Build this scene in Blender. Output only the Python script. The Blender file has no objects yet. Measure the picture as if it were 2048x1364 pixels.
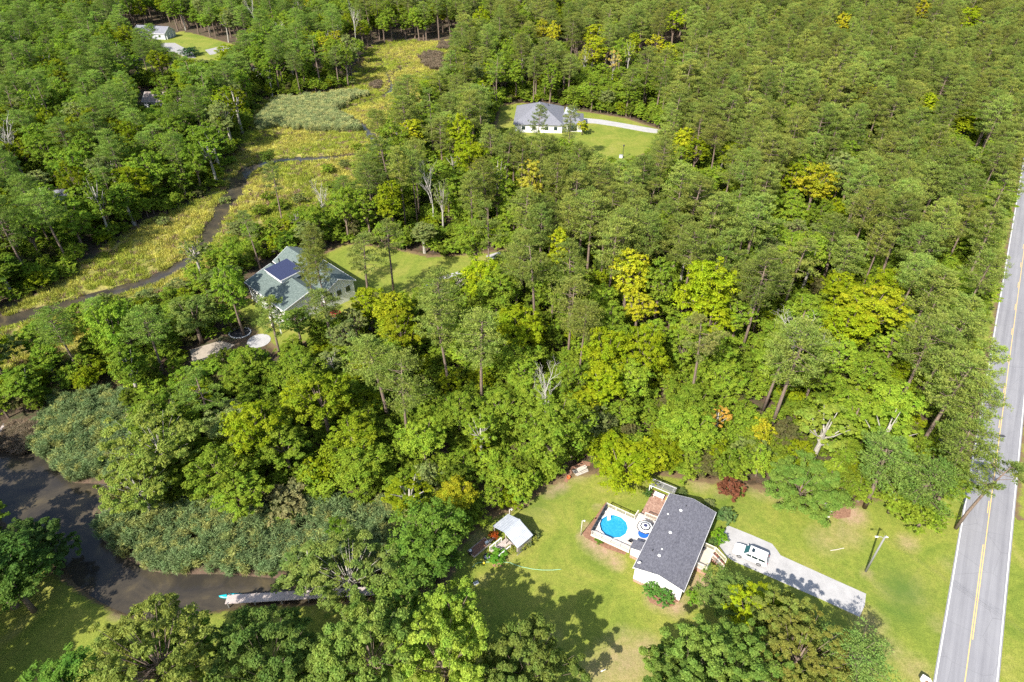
import bpy, math, random
import numpy as np
from mathutils import Vector, Matrix
random.seed(7)
RNG = np.random.default_rng(11)
C = bpy.context.scene.collection
R = math.radians
# ------------------------------------------------------------------ camera, sky, sun
FPX, PITCH, HC = 1300.0, 37.2, 89.0
SP, CP = math.sin(R(PITCH)), math.cos(R(PITCH))
cam_d = bpy.data.cameras.new('camera'); cam = bpy.data.objects.new('camera', cam_d); C.objects.link(cam)
cam.location = (0, 0, HC); cam.rotation_euler = (R(90 - PITCH), 0, 0)
cam_d.sensor_width = 36; cam_d.lens = 36 * FPX / 2048; cam_d.clip_end = 4000; cam_d.clip_start = 0.5
bpy.context.scene.camera = cam
SUN_EL, SUN_AZ = 42.0, 215.8          # sun stands behind and to the left of the camera (azimuth from +Y, clockwise)
sd = Vector((math.sin(R(SUN_AZ)) * math.cos(R(SUN_EL)), math.cos(R(SUN_AZ)) * math.cos(R(SUN_EL)), math.sin(R(SUN_EL))))
sun_d = bpy.data.lights.new('sun', 'SUN'); sun_d.energy = 4.9; sun_d.angle = R(0.55); sun_d.color = (1, .945, .86)
sun = bpy.data.objects.new('sun', sun_d); C.objects.link(sun)
sun.rotation_euler = sd.to_track_quat('Z', 'Y').to_euler()
w = bpy.data.worlds.new('World'); bpy.context.scene.world = w; w.use_nodes = True
nt = w.node_tree; sky = nt.nodes.new('ShaderNodeTexSky'); sky.sky_type = 'NISHITA'; sky.sun_disc = False
sky.sun_elevation = R(SUN_EL); sky.sun_rotation = R(SUN_AZ); sky.air_density = 1.0; sky.dust_density = 1.6
nt.links.new(sky.outputs[0], nt.nodes['Background'].inputs[0]); nt.nodes['Background'].inputs[1].default_value = 0.125
vs = bpy.context.scene.view_settings
vs.view_transform = 'Standard'; vs.look = 'None'; vs.gamma = 1; vs.exposure = 0.95; vs.use_curve_mapping = False
cy = bpy.context.scene.cycles
cy.max_bounces = 5; cy.diffuse_bounces = 3; cy.glossy_bounces = 2; cy.transmission_bounces = 3; cy.use_denoising = False; cy.sample_clamp_indirect = 3.0; cy.sample_clamp_direct = 6.0
cy.caustics_reflective = False; cy.caustics_refractive = False

# ------------------------------------------------------------------ where things stand
def G(px, py, z=0.0):                 # point of the place seen at (px, py) of the survey picture, at height z
    u = (px - 1024) / FPX; v = (py - 682) / FPX; d = (HC - z) / (SP + v * CP)
    return Vector((u * d, d * (CP - v * SP), z))
def proj(x, y, z):
    dz = HC - z; dep = y * CP + dz * SP; up = -dz * CP + y * SP
    return 1024 + FPX * x / dep, 682 - FPX * up / dep, dep
def poly_w(pts): return [tuple(G(*p)[:2]) for p in pts]
def inpoly(x, y, poly):
    x = np.asarray(x, float); y = np.asarray(y, float); ins = np.zeros(x.shape, bool); n = len(poly)
    for i in range(n):
        x1, y1 = poly[i]; x2, y2 = poly[(i + 1) % n]
        if y1 == y2: continue
        c = ((y1 > y) != (y2 > y)) & (x < (x2 - x1) * (y - y1) / (y2 - y1) + x1)
        ins ^= c
    return ins
def segdist(x, y, line, closed=False):
    best = np.full(np.shape(x), 1e9); n = len(line)
    for i in range(n if closed else n - 1):
        ax, ay = line[i][:2]; bx, by = line[(i + 1) % n][:2]
        dx, dy = bx - ax, by - ay; L = dx * dx + dy * dy + 1e-9
        t = np.clip(((x - ax) * dx + (y - ay) * dy) / L, 0, 1)
        best = np.minimum(best, np.hypot(x - ax - t * dx, y - ay - t * dy))
    return best
def sdpoly(x, y, poly):               # positive inside
    d = segdist(x, y, poly, True); return np.where(inpoly(x, y, poly), d, -d)

# ------------------------------------------------------------------ materials
def new_mat(name):
    m = bpy.data.materials.new(name); m.use_nodes = True; t = m.node_tree
    return m, t, t.nodes['Principled BSDF']
def L(t, a, b): t.links.new(a, b)
def noise(t, scale, detail=4, rough=.6, vec=None, dist=0):
    n = t.nodes.new('ShaderNodeTexNoise'); n.inputs['Scale'].default_value = scale; n.inputs['Detail'].default_value = detail
    n.inputs['Roughness'].default_value = rough; n.inputs['Distortion'].default_value = dist
    if vec: L(t, vec, n.inputs['Vector'])
    return n.outputs['Fac']
def ramp(t, fac, stops):
    r = t.nodes.new('ShaderNodeValToRGB'); L(t, fac, r.inputs[0]); e = r.color_ramp.elements
    while len(e) < len(stops): e.new(.5)
    for k, (p, c) in enumerate(stops):
        e[k].position = p; e[k].color = (c[0], c[1], c[2], 1) if not isinstance(c, (int, float)) else (c, c, c, 1)
    return r.outputs[0]
def mixc(t, fac, a, b, mode='MIX'):
    m = t.nodes.new('ShaderNodeMix'); m.data_type = 'RGBA'; m.blend_type = mode
    for s, v in ((m.inputs[0], fac), (m.inputs[6], a), (m.inputs[7], b)):
        if isinstance(v, bpy.types.NodeSocket): L(t, v, s)
        elif isinstance(v, (int, float)): s.default_value = v
        else: s.default_value = (v[0], v[1], v[2], 1)
    return m.outputs[2]
def mth(t, op, a, b=0.0, c=None):
    m = t.nodes.new('ShaderNodeMath'); m.operation = op
    for k, v in enumerate((a, b) if c is None else (a, b, c)):
        if isinstance(v, bpy.types.NodeSocket): L(t, v, m.inputs[k])
        else: m.inputs[k].default_value = v
    return m.outputs[0]
def pos(t): return t.nodes.new('ShaderNodeNewGeometry').outputs['Position']
def objc(t): return t.nodes.new('ShaderNodeTexCoord').outputs['Object']
def bump(t, b, h, s=.4, d=.05):
    n = t.nodes.new('ShaderNodeBump'); n.inputs['Strength'].default_value = s; n.inputs['Distance'].default_value = d
    L(t, h, n.inputs['Height']); L(t, n.outputs[0], b.inputs['Normal'])
def attr(t, name, typ='GEOMETRY'):
    a = t.nodes.new('ShaderNodeAttribute'); a.attribute_name = name; a.attribute_type = typ; return a
def plain(name, col, rough=.6, metal=0, var=.12, scale=3.0):
    m, t, b = new_mat(name); o = objc(t); n = noise(t, scale, 5, .6, o)
    c = mixc(t, n, [x * (1 - var) for x in col], [min(1, x * (1 + var)) for x in col]); L(t, c, b.inputs['Base Color'])
    b.inputs['Roughness'].default_value = rough; b.inputs['Metallic'].default_value = metal
    return m
def foliage(name, trans=.35, rough=.55, spec=.25):
    m, t, b = new_mat(name)
    a = attr(t, 'tint', 'INSTANCER').outputs['Color']
    g = t.nodes.new('ShaderNodeNewGeometry'); oi = t.nodes.new('ShaderNodeObjectInfo')
    v = mth(t, 'MULTIPLY_ADD', g.outputs['Random Per Island'], .5, .75)
    v = mth(t, 'MULTIPLY', v, mth(t, 'MULTIPLY_ADD', oi.outputs['Random'], .26, .87))
    ov = t.nodes.new('ShaderNodeVectorMath'); ov.operation = 'ADD'; L(t, objc(t), ov.inputs[0]); cx_ = t.nodes.new('ShaderNodeCombineXYZ'); L(t, mth(t, 'MULTIPLY', oi.outputs['Random'], 90), cx_.inputs[0]); L(t, cx_.outputs[0], ov.inputs[1])
    n = noise(t, .38, 3, .65, ov.outputs[0]); a = mixc(t, ramp(t, n, [(.40, 0), (.66, .85)]), a, mixc(t, 1.0, a, [.76, .90, .9], 'MULTIPLY'))
    hs = t.nodes.new('ShaderNodeHueSaturation'); L(t, a, hs.inputs['Color']); L(t, v, hs.inputs['Value'])
    L(t, mth(t, 'MULTIPLY_ADD', n, .05, .475), hs.inputs['Hue'])
    c = hs.outputs[0]; L(t, c, b.inputs['Base Color']); b.inputs['Roughness'].default_value = rough
    b.inputs['Specular IOR Level'].default_value = spec
    tr = t.nodes.new('ShaderNodeBsdfTranslucent'); L(t, mixc(t, .5, c, [1.0, 1.0, .35], 'MULTIPLY'), tr.inputs[0])
    mx = t.nodes.new('ShaderNodeMixShader'); mx.inputs[0].default_value = trans
    L(t, b.outputs[0], mx.inputs[1]); L(t, tr.outputs[0], mx.inputs[2]); L(t, mx.outputs[0], t.nodes['Material Output'].inputs[0])
    return m
M = {}
M['leaf'] = foliage('leaf', .45, .6, .12); M['needle'] = foliage('needle', .32, .65, .1); M['blade'] = foliage('blade', .3, .6, .12)
def bark(name, c1, c2):
    m, t, b = new_mat(name); o = objc(t); mp = t.nodes.new('ShaderNodeMapping'); mp.inputs['Scale'].default_value = (4, 4, .8); L(t, o, mp.inputs[0])
    n = noise(t, 2, 5, .65, mp.outputs[0]); L(t, ramp(t, n, [(.3, c1), (.7, c2)]), b.inputs['Base Color']); b.inputs['Roughness'].default_value = .9
    bump(t, b, n, .6, .05); return m
M['bark'] = bark('pine_bark', (.10, .07, .05), (.23, .17, .13)); M['pale_bark'] = bark('pale_bark', (.2, .18, .15), (.42, .39, .33))
M['dead_wood'] = bark('dead_wood', (.3, .27, .24), (.55, .52, .47))
# ------------------------------------------------------------------ mesh helpers
def mesh_np(name, V, F, mats, mi=None, smooth=False, attrs=None):
    V = np.asarray(V, np.float32); F = np.asarray(F, np.int32); k = F.shape[1]
    me = bpy.data.meshes.new(name); me.vertices.add(len(V)); me.vertices.foreach_set('co', V.ravel())
    me.loops.add(F.size); me.loops.foreach_set('vertex_index', F.ravel())
    me.polygons.add(len(F)); me.polygons.foreach_set('loop_start', np.arange(len(F), dtype=np.int32) * k)
    if mi is not None: me.polygons.foreach_set('material_index', np.asarray(mi, np.int32))
    me.polygons.foreach_set('use_smooth', np.full(len(F), smooth))
    for a, arr in (attrs or {}).items():
        at = me.attributes.new(a, 'FLOAT', 'POINT'); at.data.foreach_set('value', np.asarray(arr, np.float32))
    for m in mats: me.materials.append(m)
    me.update(); return me
class MB:
    def __init__(s): s.v = []; s.f = []; s.m = []
    def add(s, vs_, fs, mi=0):
        o = len(s.v); s.v += [tuple(p) for p in vs_]; s.f += [tuple(i + o for i in f) for f in fs]; s.m += [mi] * len(fs); return s
    def box(s, c, d, rz=0, mi=0, top=1.0):
        x, y, z = [k / 2 for k in d]; cr, sr = math.cos(rz), math.sin(rz); P = []
        for dz in (-z, z):
            q = top if dz > 0 else 1
            for dx, dy in ((-x, -y), (x, -y), (x, y), (-x, y)):
                dx *= q; dy *= q; P.append((c[0] + dx * cr - dy * sr, c[1] + dx * sr + dy * cr, c[2] + dz))
        return s.add(P, [(3, 2, 1, 0), (4, 5, 6, 7), (0, 1, 5, 4), (1, 2, 6, 5), (2, 3, 7, 6), (3, 0, 4, 7)], mi)
    def prism(s, poly, z0, z1, mi=0):
        n = len(poly); P = [(p[0], p[1], z0) for p in poly] + [(p[0], p[1], z1) for p in poly]
        a = sum(poly[i][0] * poly[(i + 1) % n][1] - poly[(i + 1) % n][0] * poly[i][1] for i in range(n))
        if a < 0: P = P[:n][::-1] + P[n:][::-1]
        F = [tuple(range(n))[::-1], tuple(range(n, 2 * n))] + [(i, (i + 1) % n, n + (i + 1) % n, n + i) for i in range(n)]
        return s.add(P, F, mi)
    def tube(s, pts, rad, n=6, mi=0, cap=True):
        pts = [Vector(p) for p in pts]; rad = rad if hasattr(rad, '__len__') else [rad] * len(pts); P = []; F = []
        for i, p in enumerate(pts):
            d = (pts[min(i + 1, len(pts) - 1)] - pts[max(i - 1, 0)]).normalized()
            u = d.orthogonal().normalized() if abs(d.z) < .99 else Vector((1, 0, 0)); v = d.cross(u).normalized(); u = v.cross(d)
            for k in range(n):
                a = 2 * math.pi * k / n; P.append(p + (u * math.cos(a) + v * math.sin(a)) * rad[i])
        for i in range(len(pts) - 1):
            for k in range(n): F.append((i * n + k, i * n + (k + 1) % n, (i + 1) * n + (k + 1) % n, (i + 1) * n + k))
        if cap: F.append(tuple(range(n))[::-1]); F.append(tuple(range((len(pts) - 1) * n, len(pts) * n)))
        return s.add(P, F, mi)
    def slab(s, a, b, c, d, th, mi=0):      # thick quad
        a, b, c, d = map(Vector, (a, b, c, d)); n = (b - a).cross(d - a).normalized() * th
        P = [a, b, c, d, a - n, b - n, c - n, d - n]
        return s.add(P, [(0, 1, 2, 3), (7, 6, 5, 4), (0, 4, 5, 1), (1, 5, 6, 2), (2, 6, 7, 3), (3, 7, 4, 0)], mi)
    def mesh(s, name, mats, smooth=False):
        me = bpy.data.meshes.new(name); me.from_pydata(s.v, [], s.f)
        for m in (mats if isinstance(mats, (list, tuple)) else [mats]): me.materials.append(m)
        me.polygons.foreach_set('material_index', s.m)
        if smooth: me.polygons.foreach_set('use_smooth', [True] * len(s.f))
        me.update(); return me
    def build(s, name, mats, parent=None, smooth=False, bevel=0):
        o = bpy.data.objects.new(name, s.mesh(name, mats, smooth)); C.objects.link(o)
        if parent: o.parent = parent
        if bevel:
            b = o.modifiers.new('bevel', 'BEVEL'); b.width = bevel; b.segments = 2; b.limit_method = 'ANGLE'
        return o
def tag(o, label=None, cat=None, group=None, kind=None):
    if label: o['label'] = label
    if cat: o['category'] = cat
    if group: o['group'] = group
    if kind: o['kind'] = kind
    return o
def empty(name, loc, rz=0):
    o = bpy.data.objects.new(name, None); C.objects.link(o); o.location = loc; o.rotation_euler = (0, 0, rz); o.empty_display_size = .3; return o
def link(name, me, parent=None):
    o = bpy.data.objects.new(name, me); C.objects.link(o)
    if parent: o.parent = parent
    return o
def loc_of(root):                     # picture point at height z -> the thing's own coordinates
    m = (Matrix.Translation(root.location) @ Matrix.Rotation(root.rotation_euler[2], 4, 'Z')).inverted()
    return lambda px, py, z=0.0: m @ G(px, py, z)

# ------------------------------------------------------------------ zones of the ground
CREEK = [(760,112,.6),(776,150,.9),(783,176,1.5),(757,192,1.5),(700,212,1.5),(678,222,1.6),(715,240,1.5),(738,262,1.8),(748,292,2),(700,308,2),
 (620,314,2.6),(560,317,2.8),(508,330,3.4),(482,350,4),(464,388,3.8),(432,435,3),(415,470,2.8),(385,510,2.8),(310,553,2.8),(240,575,2.8),(150,600,3),
 (60,625,3.4),(-60,660,4),(-170,740,5),(-160,840,5),(-60,900,5.6),(0,940,5.8),(80,1000,5.2),(130,1040,3.6),(155,1085,2.7),(190,1130,3.2),(260,1172,3.3),
 (330,1186,3.5),(420,1180,3),(520,1176,2.1),(600,1178,1.8),(690,1172,1.4),(780,1166,1.0),(860,1150,.6)]
def smooth(pts, n=3):
    P = [np.array(p, float) for p in pts]; P = [2 * P[0] - P[1]] + P + [2 * P[-1] - P[-2]]; out = []
    for i in range(1, len(P) - 2):
        for k in range(n):
            t = k / n; out.append(tuple(.5 * (2 * P[i] + (P[i + 1] - P[i - 1]) * t + (2 * P[i - 1] - 5 * P[i] + 4 * P[i + 1] - P[i + 2]) * t * t + (3 * P[i] - P[i - 1] - 3 * P[i + 1] + P[i + 2]) * t ** 3)))
    return out + [tuple(P[-2])]
CW = smooth([(*G(p[0], p[1])[:2], p[2] * (.74 if p[1] < 640 else 1)) for p in CREEK])
BAY = [(*G(95, 990)[:2], 3.2), (*G(200, 985)[:2], 2.4)]
SIDE = [(*G(830, 118)[:2], .8), (*G(775, 150)[:2], .8)]
def chan_d(x, y):
    x = np.asarray(x, float); best = np.full(x.shape, 1e9)
    for line in (CW, BAY, SIDE):
        for i in range(len(line) - 1):
            ax, ay, ar = line[i]; bx, by, br = line[i + 1]; dx, dy = bx - ax, by - ay
            t = np.clip(((x - ax) * dx + (y - ay) * dy) / (dx * dx + dy * dy + 1e-9), 0, 1)
            best = np.minimum(best, np.hypot(x - ax - t * dx, y - ay - t * dy) - (ar + (br - ar) * t))
    return best
MARSH = poly_w([(-200,640),(0,625),(70,590),(120,565),(180,525),(250,470),(330,430),(400,400),(440,372),(465,330),(482,285),(515,215),(540,196),(600,192),(660,184),(705,172),(718,140),
 (735,98),(790,82),(860,84),(905,80),(960,84),(960,110),(905,150),(870,180),(830,230),(790,290),(740,340),(720,400),(640,440),(560,470),(500,500),(440,540),(380,585),(330,610),(240,625),(200,660),(150,720),(60,760),(-100,780),(-200,740)])
REEDS = [poly_w([(75,850),(120,800),(240,785),(290,850),(260,950),(200,965),(110,968),(60,955)]),
         poly_w([(205,1050),(300,1000),(420,1010),(560,1035),(800,1010),(900,1030),(905,1110),(780,1150),(600,1160),(430,1150),(330,1146),(230,1110)])]
PALE_REEDS = poly_w([(530,225),(560,200),(640,195),(700,186),(735,190),(690,205),(668,222),(700,238),(722,262),(640,262),(560,252),(520,258)])
DRY_REEDS = [poly_w([(838,112),(858,104),(880,106),(884,122),(889,136),(868,140),(850,130)]), poly_w([(880,86),(905,84),(900,98),(875,98)]), poly_w([(745,165),(765,166),(760,178),(738,175)])]
LAWN = poly_w([(905,1150),(915,1095),(945,1062),(985,1035),(1045,1012),(1085,978),(1148,950),(1200,946),(1310,946),(1332,950),(1405,962),(1480,972),(1550,985),(1650,1010),(1720,1010),(1800,980),(1850,950),(1930,930),(1990,930),(2500,930),(2700,1500),
 (1500,1900),(300,1900),(-300,1600),(-400,1200),(-100,1090),(60,1120),(150,1172),(245,1226),(320,1232),(440,1206),(640,1206),(780,1195),(880,1180)])
YARD2 = poly_w([(625,610),(640,560),(640,512),(690,488),(750,492),(800,500),(860,514),(960,508),(1010,500),(1030,520),(990,545),(930,560),(870,590),(820,620),(740,640),(560,700),(480,640),(470,600),(560,590)])
YARD3 = poly_w([(990,262),(1000,212),(1040,205),(1160,222),(1250,236),(1330,262),(1310,300),(1250,322),(1170,316),(1120,300),(1050,296)])
YARD4 = poly_w([(325,66),(370,62),(480,92),(520,108),(500,130),(400,128),(350,110),(290,150),(270,180),(255,170),(285,120)])
rd = Vector((.5692, .8222, 0)).normalized(); rn = Vector((rd.y, -rd.x, 0)); RL = Vector((56.65, 41.72, 0)); RW = 6.8
def road_s(x, y): return (np.asarray(x) - RL.x) * rn.x + (np.asarray(y) - RL.y) * rn.y
DIRT = [(1250,1325,4.6,.62),(1290,1300,3,.6),(1200,1345,3.5,.55),(1190,1082,2.3,1),(1168,1072,1.2,.9),(1210,1100,2.2,.9),(1230,1122,1.6,.8),(1330,1190,2.6,1),(1315,1196,2,.9),(1350,1210,2,.9),(1400,1165,2.2,.9),(1395,1190,2,.8),(1690,1065,4,.45),(1650,1080,4,.4),
 (1700,1027,2.6,1.1),(1740,1245,3,.5),(1780,1300,3,.4),(1830,1340,3,.45),(1735,1148,1.2,.6),(1815,1085,2,.6),(1860,1030,3,.5),(1320,1192,2,.8),(1520,978,3,.5),(1400,966,2.5,.6),(1150,935,3,1),(1120,972,1.6,1),(1100,985,1.5,.8),
 (955,1075,2.5,.5),(1010,1110,2,.4),(1560,990,3,.5),(1440,985,2,.4),(1235,1128,1.5,.7),(1175,1050,.9,.9),(1195,1015,.8,.8),(240,1222,1.6,.8),(1250,1280,3,.4),(1880,1250,2.4,.35),(1900,1130,2.5,.3)]
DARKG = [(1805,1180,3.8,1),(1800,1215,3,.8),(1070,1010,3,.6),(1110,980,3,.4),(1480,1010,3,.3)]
def spots(x, y, S):
    o = np.zeros(np.shape(x))
    for px, py, r, k in S:
        g = G(px, py); o = np.maximum(o, k * np.exp(-((x - g.x) ** 2 + (y - g.y) ** 2) / (r * r)))
    return o
def sstep(e0, e1, x): t = np.clip((x - e0) / (e1 - e0), 0, 1); return t * t * (3 - 2 * t)
def hgt(x, y):
    c = chan_d(x, y); m = sdpoly(x, y, MARSH)
    base = -.42 * sstep(-2, 4, m)
    return base * (1 - sstep(1.6, -1.4, c)) + (-1.7) * sstep(1.6, -1.4, c)
def H1(x, y): return float(hgt(np.array([x]), np.array([y]))[0])
xs = list(np.arange(-170, 170.1, 1.0)); s = 1.0; x = 170.0
while x < 1500: s *= 1.09; x += s; xs.append(x); xs.insert(0, -x)
ys = list(np.arange(10, 200, 1.0)); ys += list(np.arange(200, 400, 2.0)); y = 400.0; s = 2.0
while y < 2500: ys.append(y); s *= 1.07; y += s
y = 10.0; s = 1.0
while y > -300: s *= 1.3; y -= s; ys.insert(0, y)
GX, GY = np.meshgrid(np.array(xs), np.array(ys)); GZ = hgt(GX, GY)
nx, ny = len(xs), len(ys); idx = np.arange(nx * ny).reshape(ny, nx)
FQ = np.stack([idx[:-1, :-1], idx[:-1, 1:], idx[1:, 1:], idx[1:, :-1]], -1).reshape(-1, 4)
CHD = chan_d(GX, GY)
def litter_col(t, p):
    n1 = noise(t, .35, 5, .65, p); n2 = noise(t, 3.0, 5, .7, p)
    c = ramp(t, n1, [(.3, (.050, .040, .024)), (.5, (.10, .066, .04)), (.62, (.055, .068, .022)), (.8, (.13, .085, .055))])
    return mixc(t, .6, c, ramp(t, n2, [(.3, (.35, .35, .35)), (.7, (1.3, 1.2, 1.1))]), 'MULTIPLY'), n2
def mud_mix(t, p, c):
    ch = attr(t, 'chan').outputs['Fac']; k = ramp(t, mth(t, 'ADD', ch, mth(t, 'MULTIPLY', noise(t, .8, 4, .6, p), 1.2)), [(0, 1), (1, 0)])
    f = t.nodes.new('ShaderNodeMapRange'); f.inputs[1].default_value = .4; f.inputs[2].default_value = 1.7; f.inputs[3].default_value = 1; f.inputs[4].default_value = 0
    L(t, mth(t, 'ADD', ch, mth(t, 'MULTIPLY', noise(t, .8, 4, .6, p), 1.2)), f.inputs[0])
    return mixc(t, f.outputs[0], c, ramp(t, noise(t, 1.5, 5, .7, p), [(.3, (.07, .045, .03)), (.7, (.17, .11, .08))]))
m, t, b = new_mat('forest_floor'); p = pos(t); c, h = litter_col(t, p); L(t, mud_mix(t, p, c), b.inputs['Base Color']); b.inputs['Roughness'].default_value = .95; bump(t, b, h, .8, .25); M['floor'] = m
m, t, b = new_mat('mown_grass'); p = pos(t)
n1 = noise(t, .12, 5, .65, p, .8); n2 = noise(t, 1.1, 5, .7, p); n3 = noise(t, 7.0, 4, .7, p); n4 = noise(t, .05, 3, .6, p, 1.0)
c = ramp(t, n1, [(.32, (.12, .175, .027)), (.45, (.17, .215, .036)), (.57, (.225, .24, .05)), (.73, (.31, .28, .10))])
c = mixc(t, mth(t, 'MULTIPLY', n4, .5), c, (.21, .23, .04))
c = mixc(t, .6, c, ramp(t, n2, [(.3, (.60, .66, .55)), (.7, (1.3, 1.24, 1.12))]), 'MULTIPLY')
c = mixc(t, .8, c, ramp(t, n3, [(.32, (.5, .53, .48)), (.68, (1.42, 1.4, 1.3))]), 'MULTIPLY')
dry = mth(t, 'MULTIPLY', attr(t, 'dirt').outputs['Fac'], mth(t, 'MULTIPLY_ADD', n2, 1.8, .1))
c = mixc(t, ramp(t, dry, [(.15, 0), (.95, 1)]), c, ramp(t, n3, [(.3, (.24, .16, .09)), (.7, (.44, .31, .21))]))
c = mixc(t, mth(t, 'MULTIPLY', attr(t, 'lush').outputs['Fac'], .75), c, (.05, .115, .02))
ed = mth(t, 'ADD', attr(t, 'edge').outputs['Fac'], mth(t, 'MULTIPLY_ADD', noise(t, .7, 5, .7, p), 3.0, -1.5))
c2, _ = litter_col(t, p); e1 = mth(t, 'ADD', ed, 1.3); c = mixc(t, ramp(t, ed, [(.0, 0), (.7, 1)]), mixc(t, ramp(t, e1, [(.0, 0), (.9, 1)]), c2, mixc(t, .5, c2, (.24, .17, .09))), c)
L(t, c, b.inputs['Base Color']); b.inputs['Roughness'].default_value = .9; b.inputs['Specular IOR Level'].default_value = .15; bump(t, b, n3, .7, .06); M['grass'] = m
m, t, b = new_mat('marsh_ground'); p = pos(t)
n1 = noise(t, .10, 5, .65, p, 1.5); n2 = noise(t, .9, 6, .7, p)
c = ramp(t, n1, [(.3, (.14, .155, .03)), (.46, (.23, .23, .045)), (.6, (.31, .28, .07)), (.75, (.27, .20, .11))])
c = mixc(t, .8, c, ramp(t, n2, [(.3, (.5, .5, .5)), (.7, (1.35, 1.3, 1.2))]), 'MULTIPLY')
c2, _ = litter_col(t, p); ed = mth(t, 'ADD', attr(t, 'edge').outputs['Fac'], mth(t, 'MULTIPLY_ADD', noise(t, .4, 5, .7, p), 6.0, -3.0))
c = mixc(t, ramp(t, ed, [(.0, 0), (.8, 1)]), c2, c)
L(t, mud_mix(t, p, c), b.inputs['Base Color']); b.inputs['Roughness'].default_value = .9; bump(t, b, n2, .9, .4); M['marsh'] = m
# ground: one sheet beyond the horizon of the picture, sunk along the creek
V = np.stack([GX, GY, GZ], -1).reshape(-1, 3)
tag(link('ground', mesh_np('ground', V, FQ, [M['floor']], smooth=True, attrs={'chan': CHD.ravel()})), kind='structure')
def sheet(name, poly, mat, off, margin=2.5, extra=None):
    sdv = sdpoly(GX, GY, poly)
    if extra is not None: sdv = np.minimum(sdv, extra)
    s_ = sdv.ravel(); keep = (s_[FQ] > -margin).all(1); F = FQ[keep]; u, inv = np.unique(F, return_inverse=True)
    Vv = V[u].copy(); Vv[:, 2] += off; x_, y_ = Vv[:, 0], Vv[:, 1]
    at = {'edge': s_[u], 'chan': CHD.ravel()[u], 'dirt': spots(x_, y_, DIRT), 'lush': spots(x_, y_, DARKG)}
    return tag(link(name, mesh_np(name, Vv, inv.reshape(-1, 4), [mat], smooth=True, attrs=at)), kind='structure')
RS = road_s(GX, GY)
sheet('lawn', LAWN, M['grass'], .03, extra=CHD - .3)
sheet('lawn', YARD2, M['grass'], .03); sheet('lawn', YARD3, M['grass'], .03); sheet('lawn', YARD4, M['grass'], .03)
sheet('marsh', MARSH, M['marsh'], .03)
ra = RL + rd * -260; rb = RL + rd * 1500
verge = [tuple((RL + rn * o_ + rd * l_)[:2]) for o_, l_ in ((-4.5, 45), (-4.5, 900), (-.5, 900), (-.5, 45))]
verge2 = [tuple((RL + rn * o_ + rd * l_)[:2]) for o_, l_ in ((7.2, 38), (7.2, 900), (40, 900), (40, 38))]
sheet('verge', verge, M['grass'], .036, 1.2); sheet('verge', verge2, M['grass'], .036, 1.2)
# water
m, t, b = new_mat('creek_water'); p = pos(t); n = noise(t, .16, 4, .6, p, 1.2)
L(t, ramp(t, n, [(.35, (.035, .031, .026)), (.55, (.06, .05, .035)), (.7, (.10, .08, .045))]), b.inputs['Base Color']); b.inputs['Roughness'].default_value = .09
b.inputs['IOR'].default_value = 1.33; bump(t, b, noise(t, 2.2, 4, .6, p), .25, .03); M['water'] = m
wy, wx = np.meshgrid(np.linspace(20, 640, 32), np.linspace(-330, 60, 20), indexing='ij')
wi = np.arange(wx.size).reshape(wx.shape)
WF = np.stack([wi[:-1, :-1], wi[:-1, 1:], wi[1:, 1:], wi[1:, :-1]], -1).reshape(-1, 4)
cxm = wx.ravel()[WF].mean(1); cym = wy.ravel()[WF].mean(1)
WF = WF[chan_d(cxm, cym) < 22]
tag(link('creek_water', mesh_np('creek_water', np.stack([wx, wy, np.full(wx.shape, -.78)], -1).reshape(-1, 3), WF, [M['water']])), kind='structure')
# road
m, t, b = new_mat('asphalt'); tc = objc(t); sp_ = t.nodes.new('ShaderNodeSeparateXYZ'); L(t, tc, sp_.inputs[0])
mp = t.nodes.new('ShaderNodeMapping'); mp.inputs['Scale'].default_value = (1.3, .035, 1); L(t, tc, mp.inputs[0])
n1 = noise(t, 1.0, 4, .6, mp.outputs[0]); n2 = noise(t, 9, 5, .7, tc); n3 = noise(t, .25, 4, .6, tc)
c = ramp(t, n1, [(.3, (.19, .188, .20)), (.7, (.27, .268, .28))]); c = mixc(t, .5, c, ramp(t, n2, [(.2, (.8, .8, .8)), (.8, (1.15, 1.15, 1.15))]), 'MULTIPLY')
c = mixc(t, .5, c, ramp(t, n3, [(.3, (.88, .88, .9)), (.7, (1.1, 1.1, 1.08))]), 'MULTIPLY')
vo = t.nodes.new('ShaderNodeTexVoronoi'); vo.feature = 'DISTANCE_TO_EDGE'; vo.inputs['Scale'].default_value = .16; L(t, tc, vo.inputs['Vector'])
c = mixc(t, ramp(t, vo.outputs['Distance'], [(.0, .35), (.006, 0)]), c, (.06, .06, .06))
L(t, c, b.inputs['Base Color']); b.inputs['Roughness'].default_value = .85; M['asphalt'] = m
M['white_line'] = plain('white_line', (.72, .71, .68), .7, 0, .12, 6); M['yellow_line'] = plain('yellow_line', (.70, .47, .16), .7, 0, .15, 6)
ROT = -math.atan2(rd.x, rd.y)
road = MB(); road.box((RW / 2, 620, -.10), (RW + .5, 1760, .30)); ro = road.build('road', M['asphalt']); ro.location = RL; ro.rotation_euler[2] = ROT; tag(ro, kind='structure')
def mark(name, x, a, b_, wd, mat, z=.056):
    mb = MB(); n_ = max(1, int((b_ - a) / 12)); P = []; F = []
    rr = random.Random(int(a * 7 + x * 13))
    for i in range(n_ + 1):
        l_ = a + (b_ - a) * i / n_; j = rr.uniform(-.02, .02); P += [(x - wd / 2 + j, l_, z), (x + wd / 2 + j, l_, z)]
    F = [(2 * i, 2 * i + 1, 2 * i + 3, 2 * i + 2) for i in range(n_)]
    mb.add(P, F); return mb.build(name, mat, ro)
def along(px, py): g = G(px, py) - RL; return g.dot(rd)
mark('edge_line', 0, -200, 1400, .15, M['white_line']); mark('edge_line', RW, -200, 1400, .15, M['white_line'])
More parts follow.
